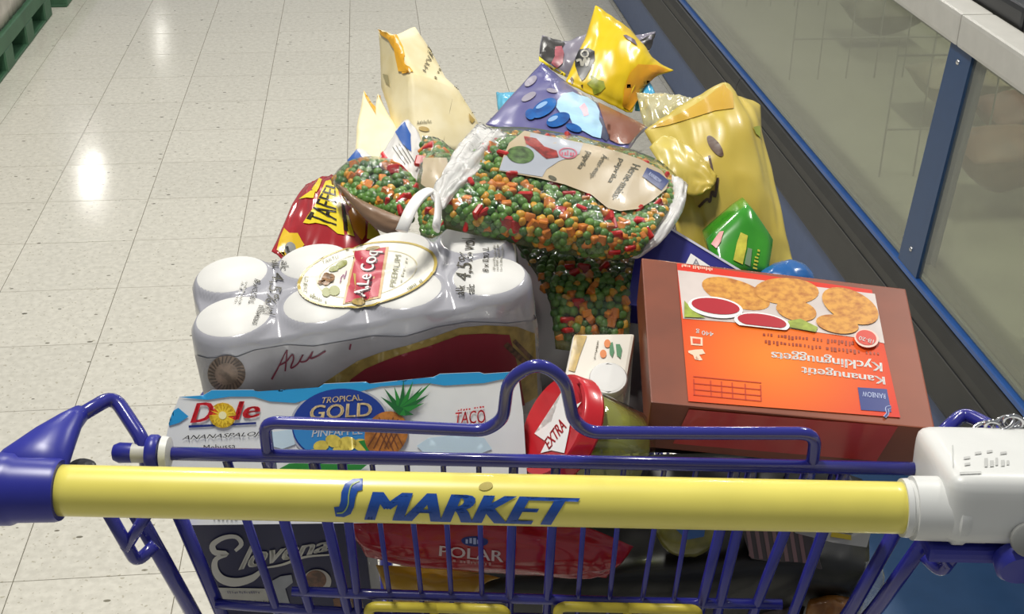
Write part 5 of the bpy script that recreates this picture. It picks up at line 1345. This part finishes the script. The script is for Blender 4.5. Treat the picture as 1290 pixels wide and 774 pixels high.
marks('oval_text', bv, 5, [(586, 684), (610, 686), (610, 679), (586, 678)], C_('brandpale', 'b9c4e6'), o, 0.0012)
e, o, bv, P = bag('yellow_bag', 'mustard yellow wrapper under the red wrapped block', 'bag',
    [[(474, 712, .145), (530, 716, .14), (590, 722, .14), (630, 728, .145)], [(482, 735, .14), (530, 738, .135), (580, 742, .135), (606, 738, .14)], [(490, 770, .15), (530, 775, .15), (580, 772, .15), (600, 760, .15)]], mat('mustard', 'c99a24', 0.35, var=0.1, scale=20, coat=0.3), 0.006, 0.04, 0.02, 0.002, 63)
blkp = mat('black_plastic', '111211', 0.4, var=0.2, scale=14, coat=0.1)
e, o, bv, P = bag('black_bag', 'large black plastic bag at the bottom of the basket', 'bag',
    [[(640, 590, .275), (740, 578, .275), (880, 572, .275), (1010, 580, .275), (1086, 604, .275)], [(600, 690, .23), (740, 672, .215), (880, 664, .21), (1010, 668, .21), (1094, 688, .215)], [(600, 740, .17), (740, 740, .15), (880, 736, .15), (1000, 730, .155), (1092, 730, .175)], [(590, 840, .23), (740, 850, .23), (880, 850, .23), (1000, 840, .24), (1070, 820, .25)]], blkp, 0.008, 0.035, 0.02, 0.005, 65)
e, o, bv, P = bag('deli_pack', 'round yellowish deli pack with a blue label on the black bag', 'food pack',
    [[(828, 650, .165), (850, 640, .17), (880, 640, .17), (902, 652, .165)], [(826, 670, .15), (850, 672, .145), (880, 672, .145), (904, 672, .15)], [(840, 690, .15), (855, 698, .148), (876, 698, .148), (894, 688, .15)]], mat('deli_olive', '8f8a3c', 0.3, col2='6d6a2c', scale=40, coat=0.4), 0.012, 0.03, 0.0, 0.001, 67, N=24, Mm=20)
poly('blue_label', bv, [(850, 655), (890, 655), (886, 676), (866, 680), (852, 668)], C_('delilabel', '3f6ea8'), o, 0.0006)
tl, tr, bl = at(930, 655, 0.155), at(1020, 664, 0.16), at(946, 705, 0.150)
br = tr + (bl - tl) * 1.1
o_ = hexa
sb = empty('striped_pack', (bl + br) / 2 + CV * 0.02, 'greyish pack with dusky pink stripes beside the black bag', 'food pack')
o = hexa('pack_body', [tl, tr, br, bl], CV * 0.03 - CZ * 0.004, C_('packgrey', '4c4446', 0.4), sb); bv = bvh_of(o)
for k in range(7): 
    x = 938 + k * 11
    poly('pink_stripe', bv, [(x, 660 + k), (x + 5, 660 + k), (x + 12, 703 + k), (x + 7, 703 + k)], C_('duskypink', '8a6a6c'), o, 0.0005)
fr = [(1000, 655, .165), (1098, 668, .165), (1092, 690, .155), (1050, 684, .152), (1002, 672, .155)]
V, Fc = facet(fr, [tuple(range(5))], 0.01, 0, 0, 0, 0, CV * 0.008 - CZ * 0.003)
lbx = empty('label_card', at(1050, 690, .165), 'white card with yellow stripe lying on the black bag', 'card')
o = mk('card', V, Fc, C_('cardwhite', 'b9b9b4', 0.5), lbx); bv = bvh_of(o)
poly('yellow_stripe', bv, [(1047, 671), (1072, 675), (1072, 681), (1046, 677)], C_('cardyellow', 'c9b22e'), o, 0.0005)
for pp in ([(1052, 664), (1062, 665), (1062, 671), (1052, 670)], [(1064, 666), (1074, 667), (1074, 673), (1064, 672)]): poly('dark_symbol', bv, pp, black, o, 0.0005)
e, o, bv, P = bag('pastry_bag', 'golden brown pastry bag under the black bag, by the post', 'bag',
    [[(1020, 755, .16), (1050, 750, .16), (1080, 756, .165)], [(1015, 772, .155), (1046, 775, .15), (1076, 776, .155)], [(1010, 820, .17), (1040, 826, .17), (1068, 820, .17)]], mat('pastry', 'a8702c', 0.35, col2='7c4a1e', scale=40, coat=0.3), 0.006, 0.015, 0.02, 0.003, 69, N=20, Mm=20)
e, o, bv, P = bag('brown_pack', 'dark brown pack next to the golden pastry bag', 'food pack',
    [[(955, 764, .17), (985, 760, .17), (1016, 762, .17)], [(950, 785, .16), (980, 785, .16), (1008, 786, .16)], [(945, 830, .18), (975, 830, .18), (1000, 830, .18)]], mat('packbrown', '5c463e', 0.3, col2='3c3432', scale=50, coat=0.4), 0.006, 0.015, 0.02, 0.003, 71, N=20, Mm=20)

e, o, bv, P = bag('clear_pack', 'clear crinkled plastic pack beside the right cart post', 'food pack',
    [[(1078, 712, .18), (1096, 706, .185), (1112, 704, .19)], [(1072, 745, .17), (1092, 742, .17), (1110, 742, .175)], [(1062, 800, .18), (1084, 800, .18), (1102, 795, .185)]], film_mat('clear_crinkle', (0.9, 0.93, 0.96), 0.10, 0.1, 1.0, 60.0, 0.25, (0.5, 0.55, 0.62)), 0.008, 0.02, 0.02, 0.004, 75, N=18, Mm=18)
lathe('end_plug', at(102, 592, 0.028), CZ, [(-0.004, 0.011), (0.002, 0.011), (0.0045, 0.008), (0.005, 0.001)], black_l, cart, 18)
# ---- dark sack added to keep the basket depth dark, standing for unseen goods
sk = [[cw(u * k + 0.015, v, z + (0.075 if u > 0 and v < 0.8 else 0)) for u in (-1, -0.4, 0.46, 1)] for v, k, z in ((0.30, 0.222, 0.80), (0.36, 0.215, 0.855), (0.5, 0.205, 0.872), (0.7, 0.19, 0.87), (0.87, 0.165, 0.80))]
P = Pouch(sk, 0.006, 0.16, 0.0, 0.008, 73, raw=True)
e = empty('dark_filler', cw(0.015, 0.55, 0.62), 'added dark maroon sack filling the basket under the heap', 'filler')
V, Fc = P.data(40, 44); mk('filler_body', V, Fc, mat('filler_maroon', '2c1416', 0.5, col2='1c1112', scale=12), e, True)
